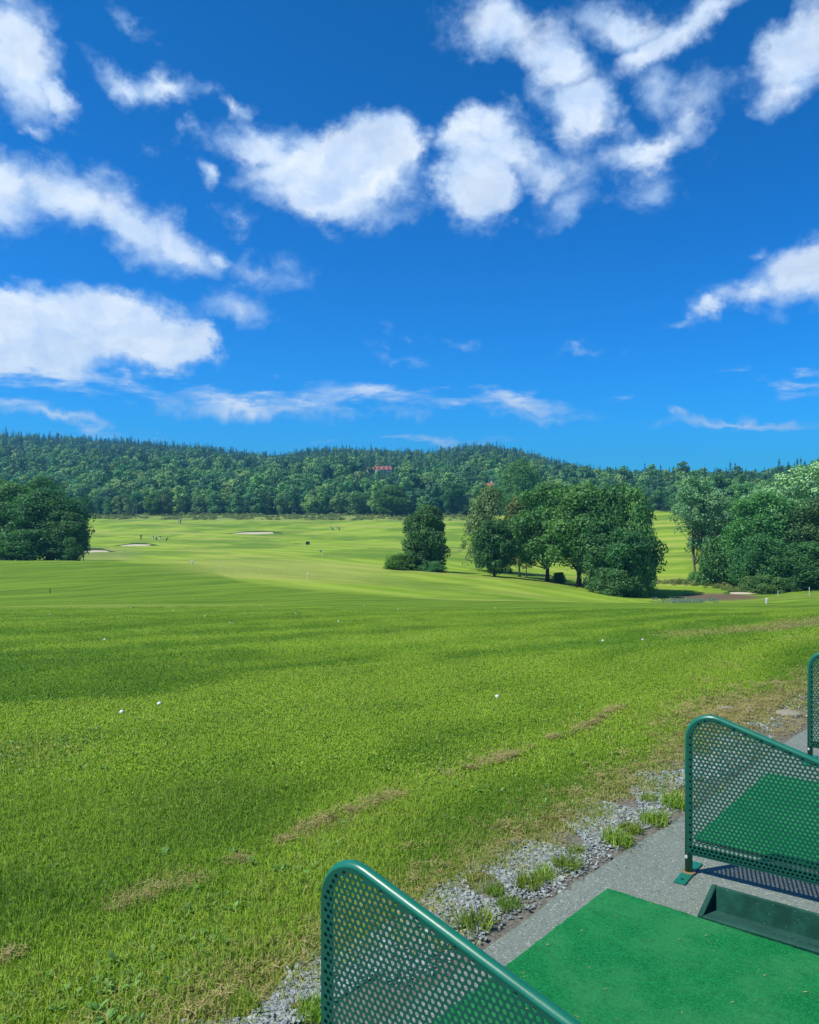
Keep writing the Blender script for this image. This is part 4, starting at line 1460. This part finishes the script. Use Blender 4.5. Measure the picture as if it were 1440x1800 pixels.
put('willow', 1432, 168, 806, 170, 'willow_tree', 'large silvery willow towering at the right edge', M_leaf_silver, .9)
put('willow', 1350, 185, 850, 80, 'willow_tree', 'smaller silvery tree left of the large willow', M_leaf_silver, 2.4)
put('broad_b', 1300, 190, 872, 90, 'broadleaf_tree', 'mid green tree behind the rounded dark bush', M_leaf_mid, 2.0)
put('broad_a', 1520, 140, 850, 160, 'broadleaf_tree', 'dark tree beyond the right edge of the photo', M_leaf_dark, .5)
put('shrub', 1345, 128.5, 1010, 70, 'shrub', 'leafy bush at the turf edge below the broad green tree', M_leaf_mid, 2.4, cat='shrub')
put('shrub', 1392, 128.5, 1012, 50, 'shrub', 'dark bush left of the white upright at the turf edge', M_leaf_dark, .4, cat='shrub')
put('shrub', 1438, 129, 1008, 56, 'shrub', 'dark bush right of the white upright at the turf edge', M_leaf_dark, 1.4, cat='shrub')
# hillside landmarks
put('broad_a', 915, 350, 806, 78, 'broadleaf_tree', 'big bright round tree rising behind the copse', M_leaf_mid, .9)
put('broad_c', 797, 405, 845, 42, 'broadleaf_tree', 'tall dark narrow tree right of the lone mid-field tree, at the far edge', M_leaf_dark, .9)
put('maple', 689, 398, 853, 60, 'broadleaf_tree', 'round bright tree on a bare trunk standing out on the far edge', M_leaf_bright, .3)
for px, tp, wp, lb, sp, mt in ((190, 876, 24, 'leftmost of the three bare-trunked trees past the left bunker', 'thin', M_leaf_mid), (207, 870, 26, 'middle one of the three bare-trunked trees past the left bunker', 'thin', M_leaf_birch), (222, 874, 30, 'rightmost of the three bare-trunked trees past the left bunker', 'birch', M_leaf_birch),
                               (272, 866, 34, 'bright green tree right of the tall pole at the far edge', 'broad_c', M_leaf_bright), (290, 868, 28, 'pale columnar tree two places right of the tall pole', 'broad_c', M_leaf_birch)):
    put(sp, px, 392 if px < 250 else 404, tp, wp, 'broadleaf_tree', lb, mt, px * .1)

# ------------------------------------------------------------------ far trees
def far_leafy(seed, kind, H_=14, W_=8.5):
    cm, c, br = crown_mesh('far_crown', seed, H_, W_, .3, 22, 2000, .50, M_leaf_far, kind, (.16, .27), out=1.3)
    return cm
FARC = [far_leafy(100, 'round'), far_leafy(101, 'dome'), far_leafy(102, 'oval', 16, 7.5), far_leafy(103, 'round', 13, 10), far_leafy(104, 'oval', 18, 8)]
bm = bmesh.new()
tube(bm, [(0, 0, -.5), (0, 0, 6)], [.28, .16], 6)
FART = mesh_bm('far_trunk', bm, M_bark)
def spruce_mesh(seed, H_=20, W_=5.6, n=900, leaf=.55):
    rr = np.random.RandomState(seed)
    t = rr.uniform(0, 1, n) ** 1.25
    tier = np.floor(t * 16) / 16
    a = rr.uniform(0, 6.283, n)
    fr = t * 16 % 1
    prf = (1 - t) * (1.0 - .42 * fr) + .015
    arm = 1 + .22 * np.sin(a * 5 + tier * 40)
    r = W_ / 2 * prf * arm * rr.uniform(.55, 1.05, n)
    c = np.stack([r * np.cos(a), r * np.sin(a), .6 + t * (H_ - .8)], 1)
    dv = np.stack([np.cos(a), np.sin(a), np.full(n, -.35)], 1)
    nn = np.stack([np.cos(a) * .5, np.sin(a) * .5, np.full(n, .8)], 1) + rr.normal(0, .3, (n, 3))
    b = np.cross(nn, dv)
    b /= np.linalg.norm(b, axis=1)[:, None]
    s = (leaf * (1.15 - .75 * t) * rr.uniform(.7, 1.3, n))[:, None]
    v = np.stack([c - dv * s * .4, c + b * s * .5 + dv * s * .2, c + dv * s, c - b * s * .5 + dv * s * .2], 1).reshape(-1, 3)
    q = np.arange(n) * 4
    v = np.vstack([v, [[-.12, 0, H_ - 1.8], [.12, 0, H_ - 1.8], [.02, .1, H_ + .3], [-.02, -.1, H_ + .3]]])
    f = np.vstack([np.stack([q, q + 1, q + 2, q + 3], 1), [[4 * n, 4 * n + 1, 4 * n + 2, 4 * n + 3]]])
    return mesh_np('spruce_crown', v, f, M_spruce)
SPR = [spruce_mesh(k, 19, 6.0 + k * .5, 900, .70) for k in range(4)]
bm = bmesh.new()
tube(bm, [(0, 0, -.5), (0, 0, 12)], [.26, .12], 6)
SPT = mesh_bm('spruce_trunk', bm, M_bark)

def build_woods():
    rr = np.random.RandomState(77)
    # candidate spots over the far land, area-uniform with slow thinning
    n = 130000
    d = np.exp(rr.uniform(math.log(150), math.log(1420), n * 3))
    acc = rr.uniform(0, 1, len(d)) < (d / 1420) ** 2 * (np.where(d < 600, 2.6, 1.0 + 1.6 * (900 / d) ** 2)) * .9
    d = d[acc]
    c = rr.uniform(-330, 1800, len(d))
    edge = np.interp(c, [-400, 140, 160, 830, 905, 1140, 1168, 1188, 1192, 1230, 1270, 1440, 1900], [410, 410, 417, 415, 408, 400, 352, 352, 300, 262, 165, 150, 150])
    k = d > edge
    # keep clear round the house on the hill and the landmark trees
    k &= ~((np.abs(c - 668) < 34) & (d > 610) & (d < 800))
    k &= ~((np.abs(c - 860) < 16) & (d > 440) & (d < 520))
    k &= ~((np.abs(c - 242) < 22) & (d < 430))
    d, c, edge = d[k], c[k], edge[k]
    x = (c - 720) / FPX * d
    # thin out to a minimum distance with a hash grid
    order = np.argsort(d)
    occ = {}
    keep = []
    for i in order:
        sp = 6.0 + max(0, d[i] - 450) * .0035
        gx, gy = int(x[i] // 7), int(d[i] // 7)
        ok = True
        for a in (-1, 0, 1):
            for b in (-1, 0, 1):
                for j in occ.get((gx + a, gy + b), ()):
                    if (x[i] - x[j]) ** 2 + (d[i] - d[j]) ** 2 < sp * sp:
                        ok = False
                        break
                if not ok: break
            if not ok: break
        if ok:
            occ.setdefault((gx, gy), []).append(i)
            keep.append(i)
    keep = np.array(keep)
    x, d, c, edge = x[keep], d[keep], c[keep], edge[keep]
    z = H(x, d)
    n = len(x)
    print('woods', n)
    # conifers take over up the slope
    pcon = np.clip((d - edge - 60) / 620, 0, 1) ** .7 * .80 + .06 + .55 * vnoise(x, d, 160, 41) + .05
    pcon = np.where(c > 1150, np.maximum(pcon * .6, np.where(d > 420, .5, .0)), pcon)
    pcon = np.where(d - edge < 45, .03, np.clip(pcon, .06, .86))
    con = rr.uniform(0, 1, n) < pcon
    tone = vnoise(x, d, 120, 55) * .8 + rr.normal(0, .75, n)
    g = rr.uniform(.75, 1.2, n) * np.where(con, .84, 1.0) * np.where(d - edge < 30, .85, 1.0)
    g *= np.where((d - edge > 35) & (d - edge < 260), 1.15, 1)
    g *= np.where((np.abs(c - 668) < 36) & (d > 430) & (d < 700), .76, 1)
    g *= np.where((np.abs(c - 860) < 16) & (d < 470), .6, 1)
    g *= np.where((c > 1120) & (c < 1400) & (d < 480), .72, 1)
    g *= np.where(con & (d > 800), rr.uniform(.62, 1.15, n), 1)
    # a few emergent spires
    g *= np.where(con & (rr.uniform(0, 1, n) < .05), 1.2, 1)
    mats = [M_leaf_far, M_leaf_far_dark, M_leaf_far_light]
    lbn = ['mid green', 'dark green', 'light green']
    # individuals: the nearest ones in view
    clump_top = np.interp(c, [1150, 1190, 1290, 1340, 1400, 1440], [852, 842, 872, 862, 832, 808])
    ty = ypx(z + 14 * g, d)
    vis = (c > -30) & (c < 1450) & (ty < np.where(c < 165, 862, np.where(c > 1160, clump_top + 4, np.where(c > 820, 858, 2000))))
    dec = np.where(vis & ~con)[0]
    dec = dec[np.argsort(d[dec])][:300]
    cn = np.where(vis & con)[0]
    cn = cn[np.argsort(d[cn])][:120]
    single = np.zeros(n, bool)
    single[dec] = True
    single[cn] = True
    LM = [(20, 'over the glossy tree at the left edge'), (90, 'over the large dark tree on the left'), (150, 'over the right end of the left clump'), (190, 'behind the three bare-trunked trees'), (242, 'behind the tall wooden pole'),
          (290, 'over the left group of golfers'), (340, 'over the stubby white post'), (385, 'left of the long thin bunker'), (430, 'over the left half of the long bunker'), (475, 'over the right half of the long bunker'),
          (520, 'over the low pale bench'), (560, 'over the white flag'), (600, 'over the two golfers with trolleys'), (640, 'below the small pink house'), (676, 'below the long pink house'), (717, 'around the pale pole among the trees'),
          (755, 'over the lone mid-field tree'), (795, 'round the tall dark narrow tree'), (835, 'left of the house with the orange roof'), (875, 'right of the house with the orange roof'), (915, 'round the big bright round tree'),
          (960, 'over the tall bare-trunked linden'), (1015, 'over the forked linden'), (1070, 'over the dark right part of the copse'), (1130, 'over the right end of the copse'), (1180, 'above the striped fairway gap'),
          (1225, 'over the pale two-trunked tree'), (1275, 'over the rounded dark bush'), (1330, 'over the broad green tree at right'), (1380, 'left of the silvery willow top'), (1430, 'behind the silvery willow')]
    def where(cc):
        return min(LM, key=lambda q: abs(q[0] - cc))[1]
    rowname = lambda k: 'in the front row' if k < 16 else ('in the second row' if k < 40 else ('low on the slope' if k < 110 else 'halfway up the slope'))
    for i in dec:
        tt = 0 if abs(tone[i]) < .45 else (1 if tone[i] < 0 else 2)
        size_ = 'large ' if g[i] > 1.08 else ('small ' if g[i] < .8 else '')
        lb_ = '%s%s tree %s, %s' % (size_, lbn[tt], rowname(d[i] - edge[i]), where(c[i]))
        t = tree('leafy_tree', (x[i], d[i], z[i]), FARC[rr.randint(5)], FART if d[i] < 460 else None, rr.uniform(0, 6.28), (g[i] * rr.uniform(.9, 1.2), g[i] * rr.uniform(.9, 1.2), g[i]),
                 lb_, 'tree', 'leafy trees of the far wood', mats[tt])
    for i in cn:
        size_ = 'tall ' if g[i] > .85 else ('small ' if g[i] < .66 else '')
        tree('spruce_tree', (x[i], d[i], z[i]), SPR[rr.randint(4)], SPT, rr.uniform(0, 6.28), (g[i], g[i], g[i]),
             '%sdark spruce %s, %s' % (size_, rowname(d[i] - edge[i]), where(c[i])), 'spruce', 'spruces among the leafy trees of the far wood')
    rest = ~single
    # leafy woodland: three tones by three prototype sets
    lp = []
    for m in mats:
        for cm in FARC:
            q = cm.copy()
            q.materials[0] = m
            lp.append(q)
    a = np.where(rest & ~con)[0]
    ti = np.where(np.abs(tone[a]) < .45, 0, np.where(tone[a] < 0, 1, 2))
    idx = ti * 5 + rr.randint(0, 5, len(a))
    gg = g[a] * np.clip(1 - (d[a] - 700) / 2500, .75, 1)
    scatter('leafy_woodland', lp, np.stack([x[a], d[a], z[a]], 1), np.stack([0 * gg, 0 * gg, rr.uniform(0, 6.283, len(a))], 1),
            np.stack([gg * 1.1, gg * 1.1, gg], 1), idx, None, 'leafy woodland covering the lower hillside', 'woodland')
    a = np.where(rest & con)[0]
    gg = g[a]
    scatter('spruce_forest', SPR, np.stack([x[a], d[a], z[a]], 1), np.stack([0 * gg, 0 * gg, rr.uniform(0, 6.283, len(a))], 1),
            np.stack([gg, gg, gg], 1), rr.randint(0, 4, len(a)), None, 'dark spruce forest covering the hill up to the skyline', 'forest')
build_woods()
# taller spruces on the right skyline
for px, d_, top, lb in ((1370, 360, 806, 'tallest dark spruce on the skyline at right'), (1386, 372, 811, 'dark spruce just right of the tallest one on the skyline'), (1397, 378, 813, 'thin spruce third from the tallest one, beside the willow top'),
                        (1284, 420, 812, 'dark spruce on the skyline above the two-trunked tree'), (1277, 430, 822, 'lower spruce left of the one on the skyline above the two-trunked tree'),
                        (908, 640, 791, 'single spruce spire above the big bright round tree'), (1218, 400, 826, 'small dark spruce left end of the right skyline')):
    p = at(px, d_)
    s = (EYE + (900 - top) / FPX * d_ - p.z) / 19.0
    tree('spruce_tree', p, SPR[px % 4], SPT, px, (s * .95, s * .95, s), lb, 'spruce')

# low scrub along the far edge of the fairways
def build_scrub():
    rr = np.random.RandomState(3)
    cm, c_, b_ = crown_mesh('scrub_piece', 300, 1.5, 2.2, .0, 8, 260, .16, M_scrub, 'dome', (.2, .3))
    cm2, c_, b_ = crown_mesh('scrub_piece', 301, 1.1, 2.8, .0, 8, 240, .16, M_scrub, 'dome', (.2, .3))
    n = 1500
    c = rr.uniform(-40, 860, n)
    d = rr.uniform(360, 416, n)
    k = vnoise((c - 720) / FPX * d, d, 30, 4) > -.15
    c, d = c[k], d[k]
    x = (c - 720) / FPX * d
    n2 = 260
    cx = rr.uniform(1150, 1440, n2)
    dd = np.interp(cx, [1150, 1230, 1300, 1440], [150, 146, 133, 130]) + rr.normal(0, 2.2, n2)
    x = np.concatenate([x, (cx - 720) / FPX * dd])
    d = np.concatenate([d, dd])
    n = len(x)
    g = rr.uniform(.35, 1.1, n)
    g[-n2:] *= .6
    scatter('scrub', [cm, cm2], np.stack([x, d, H(x, d) - .1], 1), np.stack([0 * g, 0 * g, rr.uniform(0, 6.283, n)], 1), np.stack([g, g, g], 1), rr.randint(0, 2, n), None,
            'olive scrub and tall weeds along the foot of the woods', 'scrub')
M_scrub = foliage('scrub_leaf', (.120, .190, .045), (.270, .300, .110), .2, .03)
build_scrub()

# water plants by the mud
def build_reeds():
    rr = np.random.RandomState(6)
    m = blade_patch(90, 26, .40, .10, .42, .06, .6)
    m.materials.clear()
    m.materials.append(M_reed)
    n = 150
    c = np.clip(rr.normal(1208, 28, n), 1150, 1258)
    d = rr.uniform(109, 120, n)
    x = (c - 720) / FPX * d
    g = rr.uniform(.5, 1.15, n)
    scatter('pond_plants', [m], np.stack([x, d, H(x, d)], 1), np.stack([0 * g, 0 * g, rr.uniform(0, 6.283, n)], 1), np.stack([g, g, g], 1), np.zeros(n, int), None,
            'patch of grey-green pond plants beside the bare mud', 'plants')
build_reeds()

# ------------------------------------------------------------------ sand bunkers
def bunker(px, d, wpx, depth, lb, seed=1, tilt=.55):
    p = at(px, d)
    wm = wpx / FPX * d
    root = empty('sand_bunker', (p.x, p.y, p.z), 0, label=lb, cat='bunker', group='sand bunkers on the far fairways')
    bm = bmesh.new()
    N_, K_ = 40, 6
    rr = random.Random(seed)
    ph = rr.uniform(0, 6)
    def rim(a, f):
        r = 1 + .10 * math.sin(3 * a + ph) + .06 * math.sin(5 * a + ph * 2)
        x, y = wm / 2 * math.cos(a) * r * f, depth / 2 * math.sin(a) * r * f
        return x, y
    cen = bm.verts.new((0, 0, h1(p.x, p.y) - p.z + .02 + tilt * .35))
    prev = None
    for k in range(1, K_ + 1):
        f = k / K_
        ring = []
        for i in range(N_):
            a = 2 * math.pi * i / N_
            x, y = rim(a, f)
            back = max(0, math.sin(a)) * f
            ring.append(bm.verts.new((x, y, h1(p.x + x, p.y + y) - p.z + .05 + tilt * (.35 * (1 - f) + .95 * back * .9))))
        for i in range(N_):
            if prev is None:
                bm.faces.new((cen, ring[i], ring[(i + 1) % N_]))
            else:
                bm.faces.new((prev[i], ring[i], ring[(i + 1) % N_], prev[(i + 1) % N_]))
        prev = ring
    link('sand', mesh_bm('sand', bm, M_sand, True), root)
    bm = bmesh.new()
    rings = []
    for (f, dz) in ((.985, 0), (1.0, .32), (1.05, .42), (1.18, .30), (1.5, -.15)):
        ring = []
        for i in range(21):
            a = math.pi * (i / 20 * 1.1 - .05)
            x, y = rim(a, f)
            e = max(0, math.sin(a)) ** .6
            ring.append(bm.verts.new((x, y, h1(p.x + x, p.y + y) - p.z + .03 + (tilt * .9 * max(0, math.sin(a)) + dz * (1.4 if depth > 6 else .9)) * (e if f < 1.3 else 0))))
        rings.append(ring)
    for a, b in zip(rings, rings[1:]):
        for i in range(20):
            bm.faces.new((a[i], a[i + 1], b[i + 1], b[i]))
    link('turf_lip', mesh_bm('turf_lip', bm, M_lip, True), root)
bunker(239, 233, 50, 4.5, 'sand bunker with a dark curved lip right of the left clump', 2, .40)
bunker(166, 204, 46, 5, 'sand bunker half hidden by the left clump of trees', 4, .30)
bunker(449, 286, 72, 5, 'long thin sand bunker in the middle of the far fairway', 6, .30)
bunker(1305, 127.5, 48, 2.0, 'pale sandy strip at the foot of the trees on the right', 8, .18)

# ------------------------------------------------------------------ posts, flags, poles
def post(px, d, hgt, rad, mat, lb, name='marker_post'):
    p = at(px, d)
    bm = bmesh.new()
    box(bm, -rad, rad, -rad, rad, -.1, hgt, rad * .25)
    bmesh.ops.create_cone(bm, segments=4, radius1=rad * 1.35, radius2=.002, depth=rad * 1.2, cap_ends=True, matrix=Matrix.Translation((0, 0, hgt + rad * .6)) @ Matrix.Rotation(R(45), 4, 'Z'))
    o = link(name, mesh_bm(name, bm, mat))
    o.location = p
    tag(o, lb, 'post')
post(541, 98, .78, .09, M_yellow, 'pale yellow upright post in the middle of the range rim')
post(338, 118, .55, .10, M_white, 'stubby white post on the left rim of the range')
post(384, 126, .55, .06, M_white, 'small white post right of the stubby one on the rim')
post(457, 112, .55, .05, M_yellow, 'thin pale post left of the yellow one')
post(88, 74, .42, .03, M_black, 'short black stake on the left of the range')
post(1348, 62, .36, .07, M_white, 'short white post on the range rim below the broad green tree')
post(560, 300, 1.6, .06, M_white, 'thin white post left of the far golfers with carts')
post(676, 300, 1.7, .06, M_yellow, 'thin pale post on the far fairway left of the lone tree')
post(1368, 120, .8, .035, M_white, 'thin white stake on the light turf at right')
post(1423, 112, 1.2, .035, M_white, 'tall thin white stake near the right edge')
def flag(px, d, hgt, lb, white=True):
    p = at(px, d)
    root = empty('golf_flag', p, 0, label=lb, cat='flag')
    bm = bmesh.new()
    tube(bm, [(0, 0, 0), (0, 0, hgt)], .025, 6)
    link('flagpole', mesh_bm('flagpole', bm, M_white), root)
    bm = bmesh.new()
    g = bmesh.ops.create_grid(bm, x_segments=6, y_segments=3, size=.5)
    for v in bm.verts:
        x, y = v.co.x + .5, v.co.y
        v.co = Vector((-x * .62, .06 * math.sin(x * 7), hgt - .28 + y * .46 - x * .12))
    bmesh.ops.solidify(bm, geom=list(bm.faces), thickness=.01)
    link('flag_cloth', mesh_bm('flag_cloth', bm, M_white), root)
flag(566, 180, 1.75, 'white flag on a thin pole on the bright middle fairway')
# target sign on the fairway
p = at(541, 236)
root = empty('yardage_sign', p, 0, label='small black square sign board on the middle fairway', cat='sign')
bm = bmesh.new(); box(bm, -.55, .55, -.04, .04, .25, 1.15, .03); link('board', mesh_bm('board', bm, M_black), root)
for sx_ in (-.4, .4):
    bm = bmesh.new(); box(bm, sx_ - .04, sx_ + .04, .045, .11, -.1, 1.3, .01); link('leg', mesh_bm('leg', bm, M_white), root)
p = at(522, 238)
root = empty('tee_bench', p, 0, label='low pale bench left of the small black sign', cat='bench')
bm = bmesh.new(); box(bm, -.8, .8, -.2, .2, .42, .50, .01); link('seat', mesh_bm('seat', bm, M_wood), root)
for sx_ in (-.6, .6):
    bm = bmesh.new(); box(bm, sx_ - .05, sx_ + .05, -.16, .16, -.05, .418, .01); link('leg', mesh_bm('leg', bm, M_wood), root)

def pole(px, d, top, lb, lamp):
    p = at(px, d)
    hgt = EYE + (900 - top) / FPX * d - p.z
    root = empty('utility_pole', p, 0, label=lb, cat='pole')
    bm = bmesh.new(); tube(bm, [(0, 0, -.3), (0, 0, hgt)], [.17, .11], 8)
    link('mast', mesh_bm('mast', bm, M_wood), root)
    bm = bmesh.new(); box(bm, -.9, .9, -.06, .06, hgt - .5, hgt - .36, .01)
    link('crossarm', mesh_bm('crossarm', bm, M_wood), root)
    if lamp:
        bm = bmesh.new()
        tube(bm, [(.1, 0, lamp), (.9, 0, lamp + .35)], .05, 6)
        a = link('lamp_arm', mesh_bm('lamp_arm', bm, M_wood), root)
        bm = bmesh.new(); box(bm, .8, 1.45, -.18, .18, lamp + .25, lamp + .50, .05)
        link('lamp_head', mesh_bm('lamp_head', bm, M_white), a)
pole(240, 398, 878, 'tall wooden pole at the far edge on the left', 6.0)
pole(717, 455, 850, 'pale pole rising from trees right of the bright round far tree', 0)

# ------------------------------------------------------------------ houses on the hill
def house(px, d, wpx, top, lb, gable=True, rz=0.0, hh=5.5, roofh=3.2, yb=None):
    p = at(px, d)
    wm = wpx / FPX * d
    z0 = EYE + (900 - top) / FPX * d - hh - roofh
    dm = 9.0
    root = empty('house', (p.x, p.y, z0), rz, label=lb, cat='house')
    bm = bmesh.new(); box(bm, -wm / 2, wm / 2, -dm / 2, dm / 2, -4 - max(0, z0 - p.z), hh)
    link('wall', mesh_bm('wall', bm, M_wall), root)
    bm = bmesh.new()
    ex = .5
    zz = [(-dm / 2 - ex, hh - .25), (0, hh + roofh), (dm / 2 + ex, hh - .25), (dm / 2 + ex, hh - .5), (0, hh + roofh - .3), (-dm / 2 - ex, hh - .5)]
    a = [bm.verts.new((-wm / 2 - ex, y, z)) for y, z in zz]
    b = [bm.verts.new((wm / 2 + ex, y, z)) for y, z in zz]
    for k in range(6):
        bm.faces.new((a[k], b[k], b[(k + 1) % 6], a[(k + 1) % 6]))
    for q in (a, b[::-1]):
        bm.faces.new((q[0], q[1], q[4], q[5])); bm.faces.new((q[1], q[2], q[3], q[4]))
    rf = link('roof', mesh_bm('roof', bm, M_roof), root)
    bm = bmesh.new()
    for sx_ in (-1, 1):
        v = [bm.verts.new((sx_ * (wm / 2 - .02), y, z)) for y, z in ((-dm / 2, hh), (dm / 2, hh), (0, hh + roofh - .35))]
        bm.faces.new(v)
    link('gable', mesh_bm('gable', bm, M_wall), root)
    bm = bmesh.new(); box(bm, wm * .2, wm * .2 + .9, -.4, .5, hh + roofh - .8, hh + roofh + 1.1, .03)
    link('chimney', mesh_bm('chimney', bm, M_wall), rf)
    nwin = max(2, int(wm / 4))
    for lv in (1.0, ):
        for k in range(nwin):
            xc = -wm / 2 + wm * (k + .5) / nwin
            bm = bmesh.new(); box(bm, xc - .65, xc + .65, -dm / 2 - .06, -dm / 2 - .01, lv + 1.4, lv + 3.2)
            f = link('window', mesh_bm('window', bm, M_white), root)
            bm = bmesh.new(); box(bm, xc - .52, xc + .52, -dm / 2 - .08, -dm / 2 - .062, lv + 1.52, lv + 3.08)
            link('pane', mesh_bm('pane', bm, M_glass), f)
house(674, 690, 26, 820, 'long pink house with red roof high on the wooded hill', rz=R(8), hh=2.6, roofh=2.6)
house(651, 700, 11, 821, 'small pink house just left of the long one on the hill', rz=R(8), hh=3.8, roofh=2.4)
house(859, 470, 18, 849, 'house with an orange roof just above the drooping birch', rz=R(-12), hh=3.5, roofh=2.5)

# ------------------------------------------------------------------ people and carts
def skin_mesh(name, verts, edges, radii, mat, levels=1):
    me = bpy.data.meshes.new(name)
    me.from_pydata(verts, edges, [])
    o = bpy.data.objects.new(name, me)
    COL.objects.link(o)
    sk = o.modifiers.new('skin', 'SKIN')
    for i, r in enumerate(radii):
        me.skin_vertices[0].data[i].radius = (r, r)
    me.skin_vertices[0].data[0].use_root = True
    sk.use_smooth_shade = True
    if levels:
        sb = o.modifiers.new('sub', 'SUBSURF')
        sb.levels = sb.render_levels = levels
    dg = bpy.context.evaluated_depsgraph_get()
    out = bpy.data.meshes.new_from_object(o.evaluated_get(dg))
    bpy.data.objects.remove(o)
    out.name = name
    out.materials.clear()
    out.materials.append(mat)
    return out
BV = [(0, 0, .95), (0, 0, 1.15), (0, 0, 1.38), (0, 0, 1.50), (0, .01, 1.62), (0, .01, 1.72),
      (-.10, 0, .90), (-.13, -.05, .50), (-.15, .03, .08), (-.15, -.12, .04), (.10, 0, .90), (.14, .08, .50), (.15, .02, .08), (.15, -.13, .04),
      (-.19, 0, 1.40), (-.26, -.04, 1.14), (-.20, -.22, .95), (.19, 0, 1.40), (.26, -.04, 1.14), (.16, -.24, .97)]
BE = [(0, 1), (1, 2), (2, 3), (3, 4), (4, 5), (0, 6), (6, 7), (7, 8), (8, 9), (0, 10), (10, 11), (11, 12), (12, 13), (2, 14), (14, 15), (15, 16), (2, 17), (17, 18), (18, 19)]
BR = [.14, .13, .15, .06, .095, .07, .09, .065, .045, .035, .09, .065, .045, .035, .06, .045, .035, .06, .045, .035]
BODY = skin_mesh('body', BV, BE, BR, M_skin)
SHIRT = skin_mesh('shirt', [BV[i] for i in (0, 1, 2, 14, 15, 17, 18)], [(0, 1), (1, 2), (2, 3), (3, 4), (2, 5), (5, 6)], [.165, .155, .175, .085, .065, .085, .065], M_white)
TROU = skin_mesh('trousers', [BV[i] for i in (0, 6, 7, 8, 10, 11, 12)], [(0, 1), (1, 2), (2, 3), (0, 4), (4, 5), (5, 6)], [.16, .11, .085, .065, .11, .085, .065], M_black)
HAIR = skin_mesh('hair', [(0, .03, 1.66), (0, .02, 1.75)], [(0, 1)], [.10, .08], M_black)
M_navy = plain('navy_cloth', (.02, .03, .07), .9, .1, 4)
M_lightc = plain('light_cloth', (.70, .70, .66), .9, .1, 4)
M_yelc = plain('yellow_cloth', (.70, .66, .25), .9, .1, 4)
def person(px, d, top, bottom, lb, rz):
    p = at(px, d)
    root = empty('person', p, rz, label=lb, cat='person')
    root.scale = (1.05, 1.05, 1.05)
    for nm, me, mt in (('body', BODY, M_skin), ('shirt', SHIRT, top), ('trousers', TROU, bottom), ('hair', HAIR, M_black)):
        o = link(nm, me, root)
        o.material_slots[0].link = 'OBJECT'
        o.material_slots[0].material = mt
def cart(px, d, lb, rz):
    p = at(px, d)
    root = empty('golf_trolley', p, rz, label=lb, cat='golf trolley', group='golf trolleys with dark bags')
    bm = bmesh.new(); tube(bm, [(0, 0, .30), (.55, 0, 1.05)], [.14, .17], 10)
    b = link('golf_bag', mesh_bm('golf_bag', bm, M_black), root)
    bm = bmesh.new()
    for k in range(5):
        tube(bm, [(.50 + .02 * k, -.08 + .04 * k, 1.0), (.66 + .02 * k, -.10 + .05 * k, 1.28)], [.015, .03], 5)
    link('club_heads', mesh_bm('club_heads', bm, M_bolt), b)
    bm = bmesh.new(); tube(bm, [(0.02, 0, .14), (.3, 0, .5), (.75, 0, .98), (.98, 0, 1.0)], .02, 6)
    link('handle', mesh_bm('handle', bm, M_bolt), root)
    for s_ in (-1, 1):
        bm = bmesh.new(); tube(bm, [(.1, s_ * .30, .15), (.1, s_ * .34, .15)], .15, 14)
        link('wheel', mesh_bm('wheel', bm, M_black), root)
    bm = bmesh.new(); tube(bm, [(.1, -.3, .15), (.1, .3, .15)], .015, 6)
    link('axle', mesh_bm('axle', bm, M_bolt), root)
person(248, 262, M_navy, M_black, 'lone golfer in dark clothes above the left sand bunker', .4)
person(269, 260, M_lightc, M_lightc, 'golfer dressed in white left in the group by the trolley', .9)
person(275, 258, M_lightc, M_black, 'golfer in white top and dark trousers in the middle of the group', 2.0)
person(281.5, 257, M_black, M_lightc, 'golfer in black top and pale trousers right of the white-topped one', 2.8)
cart(292, 255, 'golf trolley with dark bag right of the left group of golfers', .2)
person(314, 330, M_lightc, M_lightc, 'golfer in pale clothes by the far rough, left of a pair', .5)
person(317.5, 329, M_navy, M_black, 'golfer in dark clothes by the far rough, right of a pair', 2.5)
person(580.5, 300, M_yelc, M_lightc, 'golfer in a pale yellow top, left of two with trolleys on the far fairway', .5)
cart(586, 299, 'golf trolley between the two golfers on the far fairway', 2.6)
person(591, 301, M_yelc, M_yelc, 'golfer in pale yellow clothes, right of two with trolleys on the far fairway', 1.5)
cart(597, 301, 'golf trolley right of both golfers on the far fairway', 2.6)
# stump-like figure at the copse and the white upright at the right trees
p = at(1028, 130)
bm = bmesh.new(); tube(bm, [(0, 0, -.2), (.02, 0, .5), (-.05, 0, .95), (.12, 0, 1.35), (.20, 0, 1.55)], [.42, .30, .22, .26, .10], 10)
tag(link('tree_stump', mesh_bm('tree_stump', bm, M_bark, True)), 'dark broken stump right of the forked linden trunk', 'stump').location = p
p = at(1410, 127)
bm = bmesh.new()
v = [bm.verts.new(q) for q in ((-.33, 0, 0), (-.05, 0, 0), (.12, 0, .25), (.10, 0, .95), (-.02, 0, .85))]
f = bm.faces.new(v)
bmesh.ops.solidify(bm, geom=[f], thickness=.05)
o = tag(link('white_board', mesh_bm('white_board', bm, M_white)), 'white pointed board leaning in the bushes at far right', 'board')
o.location = p

# ------------------------------------------------------------------ air
hz = bpy.data.materials.new('haze_air')
hz.use_nodes = True
t = NT(hz.node_tree)
pv = t.n('ShaderNodeVolumePrincipled')
pv.inputs['Color'].default_value = (.20, .62, .92, 1)
pv.inputs['Density'].default_value = .00028
pv.inputs['Anisotropy'].default_value = .3
om = t.n('ShaderNodeOutputMaterial')
t.put(om.inputs['Volume'], pv.outputs[0])
bm = bmesh.new()
box(bm, -2650, 2650, -2650, 2650, -20, 185)
o = tag(link('haze', mesh_bm('haze', bm, hz)), kind='stuff')
